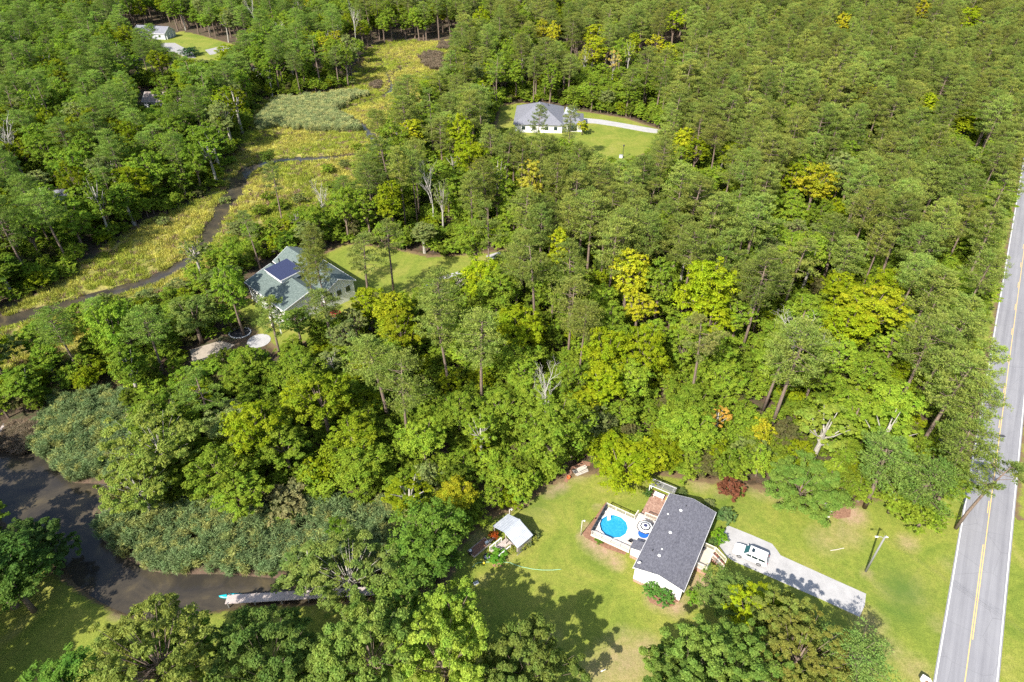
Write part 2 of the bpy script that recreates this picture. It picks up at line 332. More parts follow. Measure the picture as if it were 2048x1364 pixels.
yc = 3.38; s1, s2 = along(1950, 1282), along(1970, 1091)
mark('centre_line', yc - .13, -200, s2, .12, M['yellow_line']); mark('centre_line', yc + .13, s1, 1400, .12, M['yellow_line'])
l_ = s2 + 7.5
while l_ < 330: mark('centre_dash', yc - .13, l_, l_ + 3.1, .12, M['yellow_line']); l_ += 12.2
l_ = s1 - 9
while l_ > -30: mark('centre_dash', yc + .13, l_ - 3.1, l_, .12, M['yellow_line']); l_ -= 12.2
# driveways
M['paving'] = plain('old_asphalt', (.30, .29, .28), .9, 0, .3, .8)
m, t, b = new_mat('concrete'); p = pos(t); n1 = noise(t, .6, 5, .65, p); n2 = noise(t, 8, 5, .7, p)
c = ramp(t, n1, [(.3, (.33, .322, .315)), (.7, (.42, .41, .40))]); c = mixc(t, .5, c, ramp(t, n2, [(.3, (.8, .8, .8)), (.7, (1.1, 1.1, 1.1))]), 'MULTIPLY')
L(t, c, b.inputs['Base Color']); b.inputs['Roughness'].default_value = .9; M['concrete'] = m
def pave(name, pts, mat, z0=-.05, z1=.07):
    o = MB().prism([tuple(G(*q)[:2]) for q in pts], z0, z1).build(name, mat); return tag(o, kind='structure')
pave('driveway', [(1455,1051),(1500,1069),(1544,1088),(1553,1099),(1561,1111),(1645,1149),(1732,1188),(1729,1212),(1719,1234),(1640,1198),(1560,1163),(1468,1123),(1454,1114),(1438,1092),(1448,1064)], M['concrete'])
pave('driveway', [(1165,236),(1200,239),(1260,249),(1322,260),(1322,268),(1290,264),(1230,253),(1190,247),(1165,246)], M['concrete'])
pave('driveway', [(322,86),(350,86),(385,105),(392,116),(375,116),(345,104),(318,104)], M['paving'])
pave('driveway', [(410,100),(445,92),(470,96),(455,104),(420,110)], M['paving'])
pave('driveway', [(275,150),(305,152),(306,166),(282,170)], M['paving'])
pave('side_road', [(1120,460),(1215,405),(1262,388),(1275,398),(1235,425),(1150,470)], M['paving'])
pave('side_road', [(1262,388),(1300,318),(1316,290),(1330,292),(1316,325),(1280,398)], M['paving'])
pave('side_road', [(2000,112),(2060,100),(2080,104),(2030,116)], M['paving'])

# ------------------------------------------------------------------ trees
def unit(a): return a / (np.linalg.norm(a, axis=-1, keepdims=True) + 1e-9)
def leaves(c, nrm, ln, wd, rng):      # one folded rhombus leaf spray per centre
    n = len(c); nrm = unit(nrm); r = unit(rng.normal(size=(n, 3))); u = unit(np.cross(nrm, r)); v = np.cross(nrm, u)
    ln = ln * rng.uniform(.6, 1.35, (n, 1)); wd = wd * rng.uniform(.6, 1.35, (n, 1))
    P = np.stack([c - u * ln, c - v * wd + nrm * wd * .25, c + u * ln, c + v * wd + nrm * wd * .25], 1).reshape(-1, 3)
    return P, np.arange(n * 4).reshape(-1, 4)
def blades(c, d, ln, wd, rng):        # needles and reed blades: thin kites along d
    n = len(c); d = unit(d); s_ = unit(np.cross(d, rng.normal(size=(n, 3)))) * wd; ln = ln * rng.uniform(.6, 1.25, (n, 1))
    P = np.stack([c, c + d * ln * .45 + s_, c + d * ln, c + d * ln * .45 - s_], 1).reshape(-1, 3)
    return P, np.arange(n * 4).reshape(-1, 4)
def sph(n, rng): return unit(rng.normal(size=(n, 3)))
def broadleaf(seed, H, Rr, z0, nlobe, leaf=(.20, .125), nl=12000, openness=0.0, barkc=0, taper=.75, lobe_r=(.30, .48)):
    rng = np.random.default_rng(seed); rnd = random.Random(seed); cz = (H + z0) / 2; rz = (H - z0) / 2
    lobes = []
    for k in range(nlobe):
        a = k * 2.39996 + rng.uniform(-.4, .4); h = 1 - 2 * (k + .5) / nlobe * (1 - .12); h = np.clip(h + rng.uniform(-.1, .1), -.85, .97)
        rad = math.sqrt(max(0, 1 - h * h)); rad *= (1 if h > 0 else taper + (1 - taper) * (1 + h))
        q = rng.uniform(.52, .74); lr = rng.uniform(*lobe_r) * Rr * (1.0 if h < .5 else .85)
        lobes.append((np.array([math.cos(a) * rad * q * Rr, math.sin(a) * rad * q * Rr, cz + h * rz * q]), lr))
    Cc, Nn = [], []
    w_ = np.array([l_[1] ** 2 for l_ in lobes]); w_ /= w_.sum()
    for (lc, lr), ww in zip(lobes, w_):
        nc = max(6, int(16 * (lr / (.4 * Rr)) ** 2)); dirs = sph(nc * 2, rng); dirs = dirs[dirs[:, 2] > -.45][:nc]
        per = max(8, int(nl * ww / len(dirs)))
        for d in dirs:
            cc = lc + d * lr * rng.uniform(.55, 1.38) * np.array([1, 1, .9]); cr = lr * rng.uniform(.18, .5)
            q = sph(per, rng); q[:, 2] = np.abs(q[:, 2]) * .9 - .25
            pp = cc + q * cr * np.array([1.1, 1.1, .9]) * rng.uniform(.2, 1.15, (per, 1))
            Cc.append(pp); Nn.append(q * .5 + d * .4 + np.array([0, 0, .5]) + rng.normal(size=(per, 3)) * .5)
    Cc = np.concatenate(Cc); Nn = np.concatenate(Nn)
    if openness: k = rng.random(len(Cc)) > openness; Cc, Nn = Cc[k], Nn[k]
    P, F = leaves(Cc, Nn, leaf[0], leaf[1], rng)
    tb = MB(); tr = .018 * H + .04; lean = Vector((rnd.uniform(-.04, .04), rnd.uniform(-.04, .04), 0)) * H
    top = Vector((0, 0, cz + rz * .3)); pts = [Vector((0, 0, -.3)), Vector((0, 0, H * .2)) + lean * .4, Vector((0, 0, z0 + rz * .3)) + lean * .5, top]
    tb.tube(pts, [tr * 1.3, tr, tr * .75, tr * .25], 7)
    for lc, lr in lobes:
        st = pts[1].lerp(pts[2], rnd.uniform(.6, 1.0)).lerp(top, rnd.uniform(0, .5)); e = Vector(lc) * 1.0; mid = st.lerp(e, .5) + Vector((0, 0, -.04 * H * rnd.random()))
        e2 = e + (e - st).normalized() * lr * .7
        lk = .55 if Rr > 7 else 1.0; tb.tube([st, mid, e, e2], [tr * .42 * lk, tr * .28 * lk, tr * .14 * lk, tr * .04], 5, 0, False)
    return P, F, tb, 'leaf', ('pale_bark' if barkc else 'bark')
def pine(seed, H, Rr, z0, nb=46, nl=8200, lean=0.03, droop=0.0, open_=0.0):
    rng = np.random.default_rng(seed); rnd = random.Random(seed); tb = MB(); tr = .0085 * H + .06
    lv = Vector((rnd.uniform(-1, 1), rnd.uniform(-1, 1), 0)) * lean * H
    def axis(z): q = z / H; return Vector((lv.x * q * q, lv.y * q * q, z))
    tb.tube([axis(z) + Vector((0, 0, -.3 if z == 0 else 0)) for z in (0, H * .25, H * .5, H * .75, H * .95)], [tr * 1.25, tr, tr * .85, tr * .55, tr * .15], 7)
    Cc, Nn = [], []; cl = []
    lob = [rnd.uniform(.75, 1.12) for _ in range(7)]
    for k in range(nb):
        t_ = (k + rnd.random()) / nb; z = z0 + (H - z0) * (t_ ** .85); a = k * 2.39996 + rnd.uniform(-.3, .3)
        prof = math.sqrt(max(.05, 1 - max(0, (t_ - .22) / .80) ** 2)) * (.55 + .45 * min(1, t_ / .22))
        ln = Rr * prof * lob[int((a % 6.283) / 6.283 * 7) % 7] * rnd.uniform(.72, 1.08)
        if rnd.random() < open_: continue
        up = .35 * (t_ - .25) + .10 - droop; b0 = axis(z * .97); e = b0 + Vector((math.cos(a) * ln, math.sin(a) * ln, ln * up + .25)); mid = b0.lerp(e, .55) + Vector((0, 0, -ln * .05))
        tb.tube([b0, mid, e], [tr * .26, tr * .15, tr * .04], 4, 0, False)
        nc = max(2, int(round(1.5 + ln * 1.25)))
        for j in range(nc):
            f = 1 - j / nc * .68; f *= rnd.uniform(.9, 1.05); c0 = np.array(b0.lerp(e, f)); side = rnd.uniform(-.42, .42) * ln * (1.15 - f * .6)
            c0 = c0 + np.array([-math.sin(a) * side, math.cos(a) * side, rnd.uniform(-.1, .4)]); cl.append((c0, rnd.uniform(.42, .78) * (Rr / 5) ** .5))
    for j in range(7): cl.append((np.array(axis(H * .97)) + rng.normal(size=3) * [.5, .5, .35], .55))
    per = max(14, int(nl / len(cl)))
    for c0, cr in cl:
        q = sph(per, rng); q[:, 2] = q[:, 2] * .75 + .25; Cc.append(c0 + q * cr * rng.uniform(.25, .9, (per, 1)) * np.array([1, 1, .7])); Nn.append(q + np.array([0, 0, .35]) + rng.normal(size=(per, 3)) * .25)
    Cc = np.concatenate(Cc); Nn = np.concatenate(Nn); P, F = blades(Cc, Nn, .40, .068, rng)
    for j in range(rnd.randint(3, 7)):     # dead stubs under the crown
        z = rnd.uniform(.45, .62) * H; a = rnd.uniform(0, 6.28); l_ = rnd.uniform(.6, 2.0); b0 = axis(z); tb.tube([b0, b0 + Vector((math.cos(a) * l_, math.sin(a) * l_, l_ * .25))], [tr * .14, tr * .03], 4, 0, False)
    return P, F, tb, 'needle', 'bark'
def snag(seed, H, spread=.5):
    rnd = random.Random(seed); tb = MB(); tr = .011 * H + .04
    def grow(p, d, l_, r, lev):
        e = p + d * l_; mid = p + d * l_ * .5 + Vector((rnd.uniform(-.06, .06), rnd.uniform(-.06, .06), 0)) * l_
        tb.tube([p, mid, e], [r, r * .8, r * .5], 5 if lev < 2 else 3, 0, False)
        if lev >= 4 or l_ < .35: return
        for k in range(3 if lev else 6):
            t_ = rnd.uniform(.35, 1) if lev else rnd.uniform(.5, 1); q = (d + Vector((rnd.uniform(-1, 1), rnd.uniform(-1, 1), rnd.uniform(-.1, .7))) * (spread + .25 * lev)).normalized()
            grow(p.lerp(e, t_), q, l_ * (.42 if not lev else .62) * rnd.uniform(.7, 1.1), r * .45, lev + 1)
    grow(Vector((0, 0, -.2)), Vector((rnd.uniform(-.05, .05), rnd.uniform(-.05, .05), 1)).normalized(), H * .72, tr, 0)
    return tb
def join_proto(name, P, F, tb, lm, bm_):
    tv = np.array(tb.v, np.float32); tf = []; 
    for f in tb.f:
        if len(f) == 4: tf.append(f)
        else:
            for i in range(1, len(f) - 1): tf.append((f[0], f[i], f[i + 1], f[i + 1]))
    tf = [f for f in tf if len(set(f)) == 4]
    tf = np.array(tf, np.int32) + len(P)
    me = mesh_np(name, np.concatenate([P, tv]), np.concatenate([F, tf]), [M[lm], M[bm_]], np.r_[np.zeros(len(F)), np.ones(len(tf))])
    return me
PROTO = {}                            # kind -> list of dict(crown, trunk, whole, H, R)
def reg(kind, H, Rr, z0, dat):
    P, F, tb, lm, bm_ = dat; n = kind + '_tree'
    PROTO.setdefault(kind, []).append(dict(crown=mesh_np(n + '_crown', P, F, [M[lm]]), trunk=tb.mesh(n + '_trunk', M[bm_], True), data=(P, F, tb, lm, bm_), H=H, R=Rr, z0=z0))
reg('pine', 24, 5.2, 13, pine(1, 24, 5.2, 13)); reg('pine', 24, 4.6, 12, pine(2, 24, 4.6, 12, 44)); reg('pine', 24, 5.8, 14.5, pine(3, 24, 5.8, 14.5, 50, 9500, .05))
reg('pine', 24, 4.2, 13.5, pine(4, 24, 4.2, 13.5, 38, 7000, .06, .1, .12)); reg('pine', 24, 5.0, 11, pine(5, 24, 5.0, 11, 48, 8200, .04, .05, .1))
reg('loose_pine', 24, 4.4, 13, pine(6, 24, 4.4, 13, 30, 5200, .05, .05, .2)); reg('loose_pine', 24, 4.8, 14, pine(7, 24, 4.8, 14, 28, 5600, .08, .0, .2))
reg('broad', 18, 5.2, 4.5, broadleaf(11, 18, 5.2, 4.5, 17)); reg('broad', 18, 4.7, 3.5, broadleaf(12, 18, 4.7, 3.5, 15)); reg('broad', 18, 5.6, 5.5, broadleaf(13, 18, 5.6, 5.5, 21, nl=13500, lobe_r=(.24, .4)))
reg('broad', 18, 4.4, 3, broadleaf(14, 18, 4.4, 3, 18, lobe_r=(.26, .42)))
reg('broad', 18, 5.0, 4, broadleaf(27, 18, 5.0, 4, 13, lobe_r=(.34, .5))); reg('broad', 18, 4.6, 6, broadleaf(28, 18, 4.6, 6, 25, openness=.12, lobe_r=(.2, .34)))
reg('slim', 18, 3.0, 3.5, broadleaf(15, 18, 3.0, 3.5, 15, nl=8600, taper=.9, lobe_r=(.36, .56))); reg('slim', 18, 2.7, 5, broadleaf(16, 18, 2.7, 5, 13, nl=7400, barkc=1, taper=.9, lobe_r=(.36, .56)))
reg('airy', 18, 4.2, 7, broadleaf(17, 18, 4.2, 7, 12, nl=6800, openness=.3, barkc=1, lobe_r=(.2, .32))); reg('airy', 18, 3.8, 5.5, broadleaf(18, 18, 3.8, 5.5, 13, nl=6400, openness=.25, barkc=1, lobe_r=(.2, .34)))
reg('big', 16, 8.5, 2.5, broadleaf(19, 16, 8.5, 2.5, 36, leaf=(.19, .12), nl=46000, lobe_r=(.17, .28))); reg('big', 16, 8.0, 2.0, broadleaf(20, 16, 8.0, 2.0, 30, leaf=(.18, .115), nl=42000, lobe_r=(.18, .31)))
reg('big_pine', 20, 8.2, 5, broadleaf(21, 20, 8.2, 5, 70, leaf=(.19, .085), nl=42000, lobe_r=(.13, .20))); reg('big_airy', 16, 8.5, 3, broadleaf(22, 16, 8.5, 3, 34, leaf=(.18, .11), nl=24000, barkc=1, lobe_r=(.14, .23)))
reg('shrub', 4, 2.2, .2, broadleaf(23, 4, 2.2, .2, 9, leaf=(.17, .10), nl=3200)); reg('shrub', 4, 2.4, .1, broadleaf(24, 4, 2.4, .1, 11, leaf=(.2, .12), nl=2200, lobe_r=(.26, .4)))
reg('sapling', 8, 2.4, 1, broadleaf(25, 8, 2.4, 1, 11, leaf=(.19, .12), nl=3000)); reg('sapling', 8, 2.9, .8, broadleaf(26, 8, 2.9, .8, 12, leaf=(.2, .125), nl=3200))
for s_ in range(3):
    tb = snag(31 + s_, 16, .5 + .12 * s_); PROTO.setdefault('snag', []).append(dict(trunk=tb.mesh('dead_tree_trunk', M['dead_wood'], True), crown=None, H=16, R=3, z0=8))

def pixmask(polys, w_=512, h_=341):
    yy, xx = np.mgrid[0:h_, 0:w_]; px = (xx + .5) * 2048 / w_; py = (yy + .5) * 1364 / h_; m_ = np.zeros((h_, w_), bool)
    for q in polys: m_ |= inpoly(px, py, q)
    return m_
OPEN = pixmask([  # openings in the canopy: nothing may stand so that it hides these places
 [(905,1180),(925,1120),(945,1075),(985,1040),(1040,1015),(1085,978),(1150,955),(1195,962),(1310,962),(1330,952),(1430,975),(1530,1000),(1560,1060),(1680,1035),(1830,1060),(1900,1000),(1930,1010),(1925,1100),(1880,1364),(1790,1364),(1740,1240),(1560,1180),(1490,1145),(1400,1200),(1350,1225),(1300,1290),(1270,1364),(1180,1364),(1140,1300),(1060,1245),(990,1250),(900,1200)],
 [(1950,1020),(1985,860),(2002,700),(2020,560),(2035,470),(2048,470),(2048,1364),(1870,1364)],
 [(0,890),(60,925),(70,965),(205,985),(175,1070),(250,1130),(330,1150),(600,1165),(600,1205),(540,1235),(470,1210),(430,1182),(300,1182),(250,1212),(150,1160),(125,1060),(60,1020),(0,1005)],
 [(0,1190),(110,1150),(150,1160),(240,1225),(190,1290),(120,1330),(0,1364)],
 [(75,860),(140,810),(235,800),(225,960),(80,960)], [(255,1050),(320,1015),(400,1020),(540,1045),(790,1045),(740,1080),(600,1100),(560,1140),(330,1140),(240,1090)],
 [(500,300),(500,265),(532,205),(640,198),(700,182),(735,98),(800,88),(890,88),(880,138),(800,150),(788,190),(730,235),(735,262),(735,285),(690,310),(690,350),(640,380),(590,400),(530,395),(480,440),(440,470),(380,535),(300,580),(225,592),(215,570),(130,590),(125,570),(240,520),(260,475),(400,408),(440,380),(470,335)],
 [(488,560),(570,500),(612,512),(652,512),(708,561),(712,600),(690,606),(660,560),(600,585),(560,595),(505,602)],
 [(715,570),(650,512),(700,498),(790,510),(850,518),(940,516),(870,550),(820,575),(750,580)],
 [(1032,235),(1066,203),(1100,203),(1145,222),(1165,236),(1312,262),(1295,300),(1245,318),(1170,300),(1140,270),(1040,262)], [(985,265),(1005,212),(1035,215),(1030,240)],
 [(322,58),(350,72),(450,94),(442,112),(395,114),(345,104),(318,76)], [(280,186),(366,186),(366,204),(280,204)],
 [(1155,955),(1140,935),(1165,922),(1185,930),(1180,950)], [(1640,1010),(1700,1012),(1700,1035),(1640,1035)],[(380,700),(480,660),(560,670),(540,700),(430,690),(400,725),(365,730)]])
FOOT = [LAWN, YARD2, YARD3, YARD4, MARSH] + REEDS + [poly_w([(255,60),(335,40),(345,100),(265,110)]), poly_w([(275,180),(370,180),(375,225),(270,225)]), poly_w([(60,385),(150,385),(150,430),(60,430)])]
def free_ground(x, y):
    ok = np.ones(np.shape(x), bool)
    for k, f in enumerate(FOOT): ok &= sdpoly(x, y, f) < (-.3)
    ok &= chan_d(x, y) > 2.0; s_ = road_s(x, y); ok &= (s_ < -4.3) | (s_ > 60); return ok
def hides(x, y, H, Rr, z0, f=.8):
    bad = np.zeros(np.shape(x), bool)
    for dx, z in ((0, H), (0, (H + z0) / 2), (-f * Rr, (H + z0) / 2), (f * Rr, (H + z0) / 2), (0, z0 + .1 * H), (-.6 * Rr, H * .9), (.6 * Rr, H * .9), (-.7 * Rr, z0), (.7 * Rr, z0)):
        px, py, _ = proj(x + dx, y, z); i = np.clip((py / 4).astype(int), 0, 340); j = np.clip((px / 4).astype(int), 0, 511)
        inn = (px >= 0) & (px < 2048) & (py >= 0) & (py < 1364); bad |= OPEN[i, j] & inn
    return bad
PINE = np.array([.205, .250, .048]); BROAD = np.array([.215, .290, .026]); DEEP = np.array([.125, .195, .022]); LIME = np.array([.36, .43, .014]); YEL = np.array([.56, .52, .03]); PALE = np.array([.25, .29, .085])
TREES = []                            # dicts: x,y,kind,H,R,tint,hero
def hero(px, py, kind, H, Rr, tint, zf=.72, label=None, rz=None, z0=0, base=False):
    g = G(px, py, 0 if base else H * zf)
    TREES.append(dict(x=g.x, y=g.y, kind=kind, H=H, R=Rr, tint=np.array(tint) * (np.array([1.75, 1.6, 1.1]) if isinstance(tint, tuple) else 1.0), hero=True, label=label, rz=rz))
B_, P_, D_, Li, Y_, Pa = BROAD, PINE, DEEP, LIME, YEL, PALE
for q in [  # crown centre in the picture, kind, height, crown radius, colour of the foliage
 (1415,560,'broad',23,6.0,Li*1.05),(1425,625,'broad',15,5.2,Li*.9),(1262,535,'slim',20,3.6,Y_*.62+Li*.35),(1275,612,'broad',13,4.2,Y_*.7+Li*.2),(1122,490,'slim',20,2.6,Li*.7+Y_*.3),(1065,352,'broad',21,3.8,(.30,.30,.05)),
 (916,258,'broad',22,4.8,Li*1.1),(825,262,'slim',18,4.0,Y_*.45+Li*.5),(940,300,'broad',19,5.2,Li*.85),(1352,42,'broad',23,6.5,Li),(1187,68,'slim',23,4.8,Li*.6+Y_*.35),(1190,95,'broad',21,6.5,Li*.5+Y_*.35),(1312,90,'broad',20,5.0,Y_*.85),(1108,62,'broad',20,4.0,Y_),(1085,55,'slim',20,3.5,Y_*.8),
 (1340,105,'broad',18,4.2,Li*.6+Y_*.4),(1270,85,'slim',22,3.2,Li*.8+Y_*.1),(1170,110,'airy',20,3.2,Y_*.5+Pa*.4),(1228,118,'airy',20,3.4,(.34,.28,.10)),(1260,100,'airy',22,3.6,Li*.5+Pa*.5),
 (1635,358,'broad',19,6.0,Y_*.75+Li*.1),(1590,352,'broad',17,4.5,Li*.8),(1745,612,'broad',17,7.6,Li*.55+Y_*.42),(1700,640,'broad',15,5.5,Li*.9),(1610,620,'broad',14,5.0,B_*1.2),(1690,572,'broad',15,4.2,Li*.8),(1790,560,'broad',14,4.6,Li*.8),
 (1845,18,'broad',20,5.6,Y_*.9),(1690,40,'broad',20,4.4,Y_*.9),(1940,30,'broad',22,6.5,Li*.9),(1855,208,'slim',19,4,Li),(1925,235,'slim',16,6,Li*.8),(1365,278,'slim',18,3.5,Y_*.5+Li*.5),(1395,300,'broad',16,4.8,Li*.75),
 (785,610,'slim',17,3.4,Y_*.25+Li*.5),(800,650,'broad',15,4.4,Y_*.12+Li*.6),(735,600,'broad',13,4.2,Li*.9),(1035,640,'broad',15,5.4,Li*.85),(1218,690,'broad',17,4.4,Li*.95),(1208,760,'slim',13,3.6,Li*.85),(1290,690,'broad',17,4.6,Li*.8),(1260,745,'broad',12,4.2,B_*1.35),
 (960,545,'broad',16,4.6,Li*1.0),(640,790,'broad',17,6.0,Li*.6+B_*.35),(515,845,'broad',17,5.4,Li*.8+B_*.1),(560,880,'broad',13,4.6,B_*1.15),(700,870,'broad',12,4.6,Li*.5+B_*.4),(845,870,'broad',11,4.0,B_*1.45),(720,920,'broad',11,4.5,B_*1.15+Li*.1),
 (820,985,'airy',10,4.4,Li*.8),(960,855,'airy',13,3.6,B_*1.4),(1102,840,'broad',19,5.6,B_*1.15),(1100,775,'snag',19,3,P_),(1175,800,'slim',9,3.2,Y_*.3+Li*.6),(1195,845,'shrub',8,4.0,Pa*.85),(1250,920,'broad',9.5,5.2,Li*.8),(1225,890,'broad',7,4.0,Li*.75),(1300,915,'sapling',8,3.2,Y_*.2+Li*.6),
 (1523,862,'sapling',7,2.6,Y_*.8),(1438,830,'airy',9,3.0,(.36,.24,.06)),(1380,850,'broad',11,5.0,B_*1.35),(1390,800,'broad',12,4.0,B_*1.0),(1330,890,'broad',7,3.8,Li*.65),(1430,900,'shrub',5,4.2,B_*1.2),(1500,900,'shrub',5.5,4.2,(.11,.15,.05)),(1370,925,'shrub',4,3.5,B_),(1545,930,'shrub',4,3,B_*1.1),
 (1610,960,'big',10,7.0,(.115,.19,.045)),(1650,850,'airy',15,5.6,(.15,.20,.04)),(1780,860,'airy',15,5.8,B_*1.35),(1720,820,'broad',12,5,B_*1.25),(1790,800,'broad',14,4.8,B_*1.4),
 (1590,715,'pine',25,6.6,P_*1.15),(1565,700,'loose_pine',22,4.5,P_*1.2),(1775,925,'pine',16,5.6,(.10,.16,.045)),(1850,960,'pine',13,5.2,(.10,.165,.045)),(1930,900,'pine',19,5.0,(.11,.155,.04)),(1975,960,'loose_pine',17,4.4,(.11,.15,.045)),(1905,960,'broad',11,3.8,B_*1.2),(1850,1030,'sapling',7,3.6,B_*1.1),(1790,1000,'sapling',6,3,B_*1.1),
 (1900,780,'pine',22,5.6,P_*1.15),(1950,830,'pine',20,4.8,P_*1.2),(1850,700,'pine',23,5.8,P_*1.1),(1935,660,'pine',22,5.2,P_*1.2),(1960,745,'loose_pine',20,4.6,P_*1.25),(1960,560,'pine',22,5,P_*1.15),(1980,470,'pine',22,5,P_*1.15),(2000,390,'pine',22,5,P_*1.1),(1990,330,'pine',22,5,P_*1.1),
 (1895,680,'pine',22,5.4,P_*1.1),(1405,690,'loose_pine',22,4.8,(.14,.155,.06)),(960,690,'pine',22,5.4,P_*1.25),(890,660,'pine',24,4.4,P_*1.15),(800,770,'pine',21,5.0,P_*1.15),(760,730,'pine',21,5.4,P_*1.1),(880,600,'pine',22,4.8,P_*1.15),
 (300,870,'big_airy',17,9.2,(.165,.215,.055)),(270,960,'big_airy',13,7.0,(.15,.20,.05)),(345,910,'broad',11,5.0,B_),(430,940,'broad',13,5.2,B_*.95),(480,990,'broad',10,4.4,B_*1.2),(570,1000,'shrub',6,3.9,(.17,.17,.10)),
 (300,1300,'big_pine',21,8.6,(.16,.20,.055)),(350,1300,'broad',13,5.0,DEEP*1.1),(520,1300,'big',16,7.6,(.10,.16,.045)),(735,1290,'big',17,7.8,(.13,.19,.05)),(640,1340,'big',12,6.5,(.10,.15,.04)),(690,1130,'big_airy',13,8.4,(.145,.20,.06)),(610,1120,'airy',11,5.5,(.13,.19,.06)),(800,1200,'broad',11,5.0,(.11,.18,.04)),(860,1060,'broad',13,5.6,(.095,.17,.03)),(850,1110,'broad',11,4.6,(.08,.15,.03)),
 (885,1300,'big',18,7.2,(.20,.28,.05)),(905,1215,'broad',15,4.0,(.16,.24,.04)),(1060,1325,'big',15,7.0,(.12,.165,.045)),(1005,1375,'big',12,6,(.10,.15,.04)),
 (1400,1318,'big',15,6.9,(.115,.18,.045)),(1485,1335,'big',14,7.2,(.10,.165,.04)),(1600,1300,'big_pine',14,7.2,(.15,.165,.045)),(1560,1240,'big',12,5.8,(.13,.165,.045)),(1720,1340,'pine',12,5.5,(.10,.16,.05)),(1655,1360,'big',11,5.5,(.12,.165,.045)),(1452,1182,'broad',8,3.8,(.11,.17,.05)),(1500,1215,'broad',9,3.6,Li*.95),(1535,1210,'broad',8,3.0,Li*.8),(1370,1370,'big',13,6,(.10,.16,.04)),
 (40,1080,'big',9,6.0,(.06,.11,.035)),(95,1105,'shrub',6,4.2,(.07,.12,.04)),(10,1150,'broad',13,5.0,(.07,.13,.03)),(120,1360,'broad',9,4.5,(.08,.16,.03)),(-40,1130,'broad',15,6,(.06,.12,.03)),
 (640,550,'pine',21,3.4,(.12,.145,.04)),(628,505,'pine',21,3.2,(.12,.145,.04)),(615,548,'pine',17,2.8,(.12,.145,.04)),(725,520,'pine',21,4.6,(.12,.155,.05)),(540,640,'loose_pine',19,4.4,(.13,.18,.05)),(650,620,'pine',15,4.6,(.12,.16,.05)),(590,640,'broad',10,4.2,(.12,.19,.04)),(545,360,'loose_pine',20,3.8,(.12,.16,.06)),(775,490,'loose_pine',20,4.2,(.12,.155,.05)),
 (1075,245,'pine',20,3.4,(.11,.15,.055)),(1140,248,'pine',21,3.6,(.12,.15,.06)),(1165,253,'sapling',6,2.6,Y_*.6+Li*.3),(390,500,'airy',14,4.4,(.14,.18,.06)),(380,620,'broad',13,5,(.12,.17,.05)),(445,560,'broad',13,5,(.11,.16,.05)),
 (640,400,'snag',16,3,P_),(672,395,'airy',14,2.6,B_*1.3),(860,370,'snag',20,3,P_),(880,385,'airy',20,3,Pa),(505,20,'snag',20,3,P_),(705,40,'snag',22,3,P_),(500,460,'loose_pine',17,3.2,(.11,.15,.055)),
 (800,190,'pine',17,4.4,(.10,.14,.045)),(855,180,'broad',15,4.2,B_*.95),(590,130,'pine',19,4.6,(.10,.145,.045)),(670,120,'pine',18,4.2,(.105,.145,.05)),(535,310,'sapling',6,2.6,D_)]:
    hero(q[0], q[1], q[2], q[3], q[4], q[5], .70 if q[2] not in ('shrub', 'sapling') else .55)
# trees beyond the left edge and behind the camera throw the long shade on the lower left lawn
for (x, y, H, Rr) in [(-86,38,20,7),(-76,30,21,7),(-92,50,20,7),(-98,60,19,6),(-64,22,20,7),(-104,70,19,6),(-84,20,22,8),(-50,14,20,7),(-72,40,15,5),(-108,48,20,7),(-82,62,12,4.5)]:
    TREES.append(dict(x=x, y=y, kind='broad', H=H, R=Rr, tint=DEEP * 1.1, hero=True, label=None, rz=None, shade=True))
_sel = [t_ for t_ in TREES if 'shade' not in t_ and t_['tint'][0] > .2 and t_['kind'] != 'shrub']
_h = [proj(t_['x'], t_['y'], t_['H'] * .7) for t_ in TREES]; hpx = np.array([q[0] for q in _h]); hpy = np.array([q[1] for q in _h]); hdep = np.array([q[2] if (t_['tint'][0] > .2 and t_['H'] > 9 and not t_.get('shade')) or t_['kind'] in ('snag', 'airy') or ('pine' in t_['kind'] and 560 < q[0] < 1020 and 300 < q[1] < 800) else -1e9 for q, t_ in zip(_h, TREES)])
hx = np.array([t_['x'] for t_ in TREES]); hy = np.array([t_['y'] for t_ in TREES]); hr = np.array([t_['R'] for t_ in TREES]); hH = np.array([t_['H'] for t_ in TREES])
for q in [(520,430,3.2),(560,420,3.6),(600,405,3.0),(480,470,4),(535,400,2.6),(655,345,3),(690,335,2.8),(715,300,2.6),(425,520,4),(400,560,4.5),(360,590,4),(300,620,4.5),(250,640,5),(820,205,3.5),(855,165,3),(900,125,3),(705,170,2.6),(470,500,4),(330,450,2.6),(450,400,2.4),(745,235,2.4),(590,455,4.5),(620,440,4),(665,385,3.6),(170,650,5),(100,680,5),(210,610,3)]:
    g = G(q[0], q[1]); TREES.append(dict(x=g.x, y=g.y, kind='sapling' if q[2] > 3 else 'shrub', H=q[2] * 1.25, R=q[2] * .8, tint=(BROAD if int(q[0]) % 3 else PALE) * (.85 + .3 * RNG.random()), hero=True, label=None, rz=None))
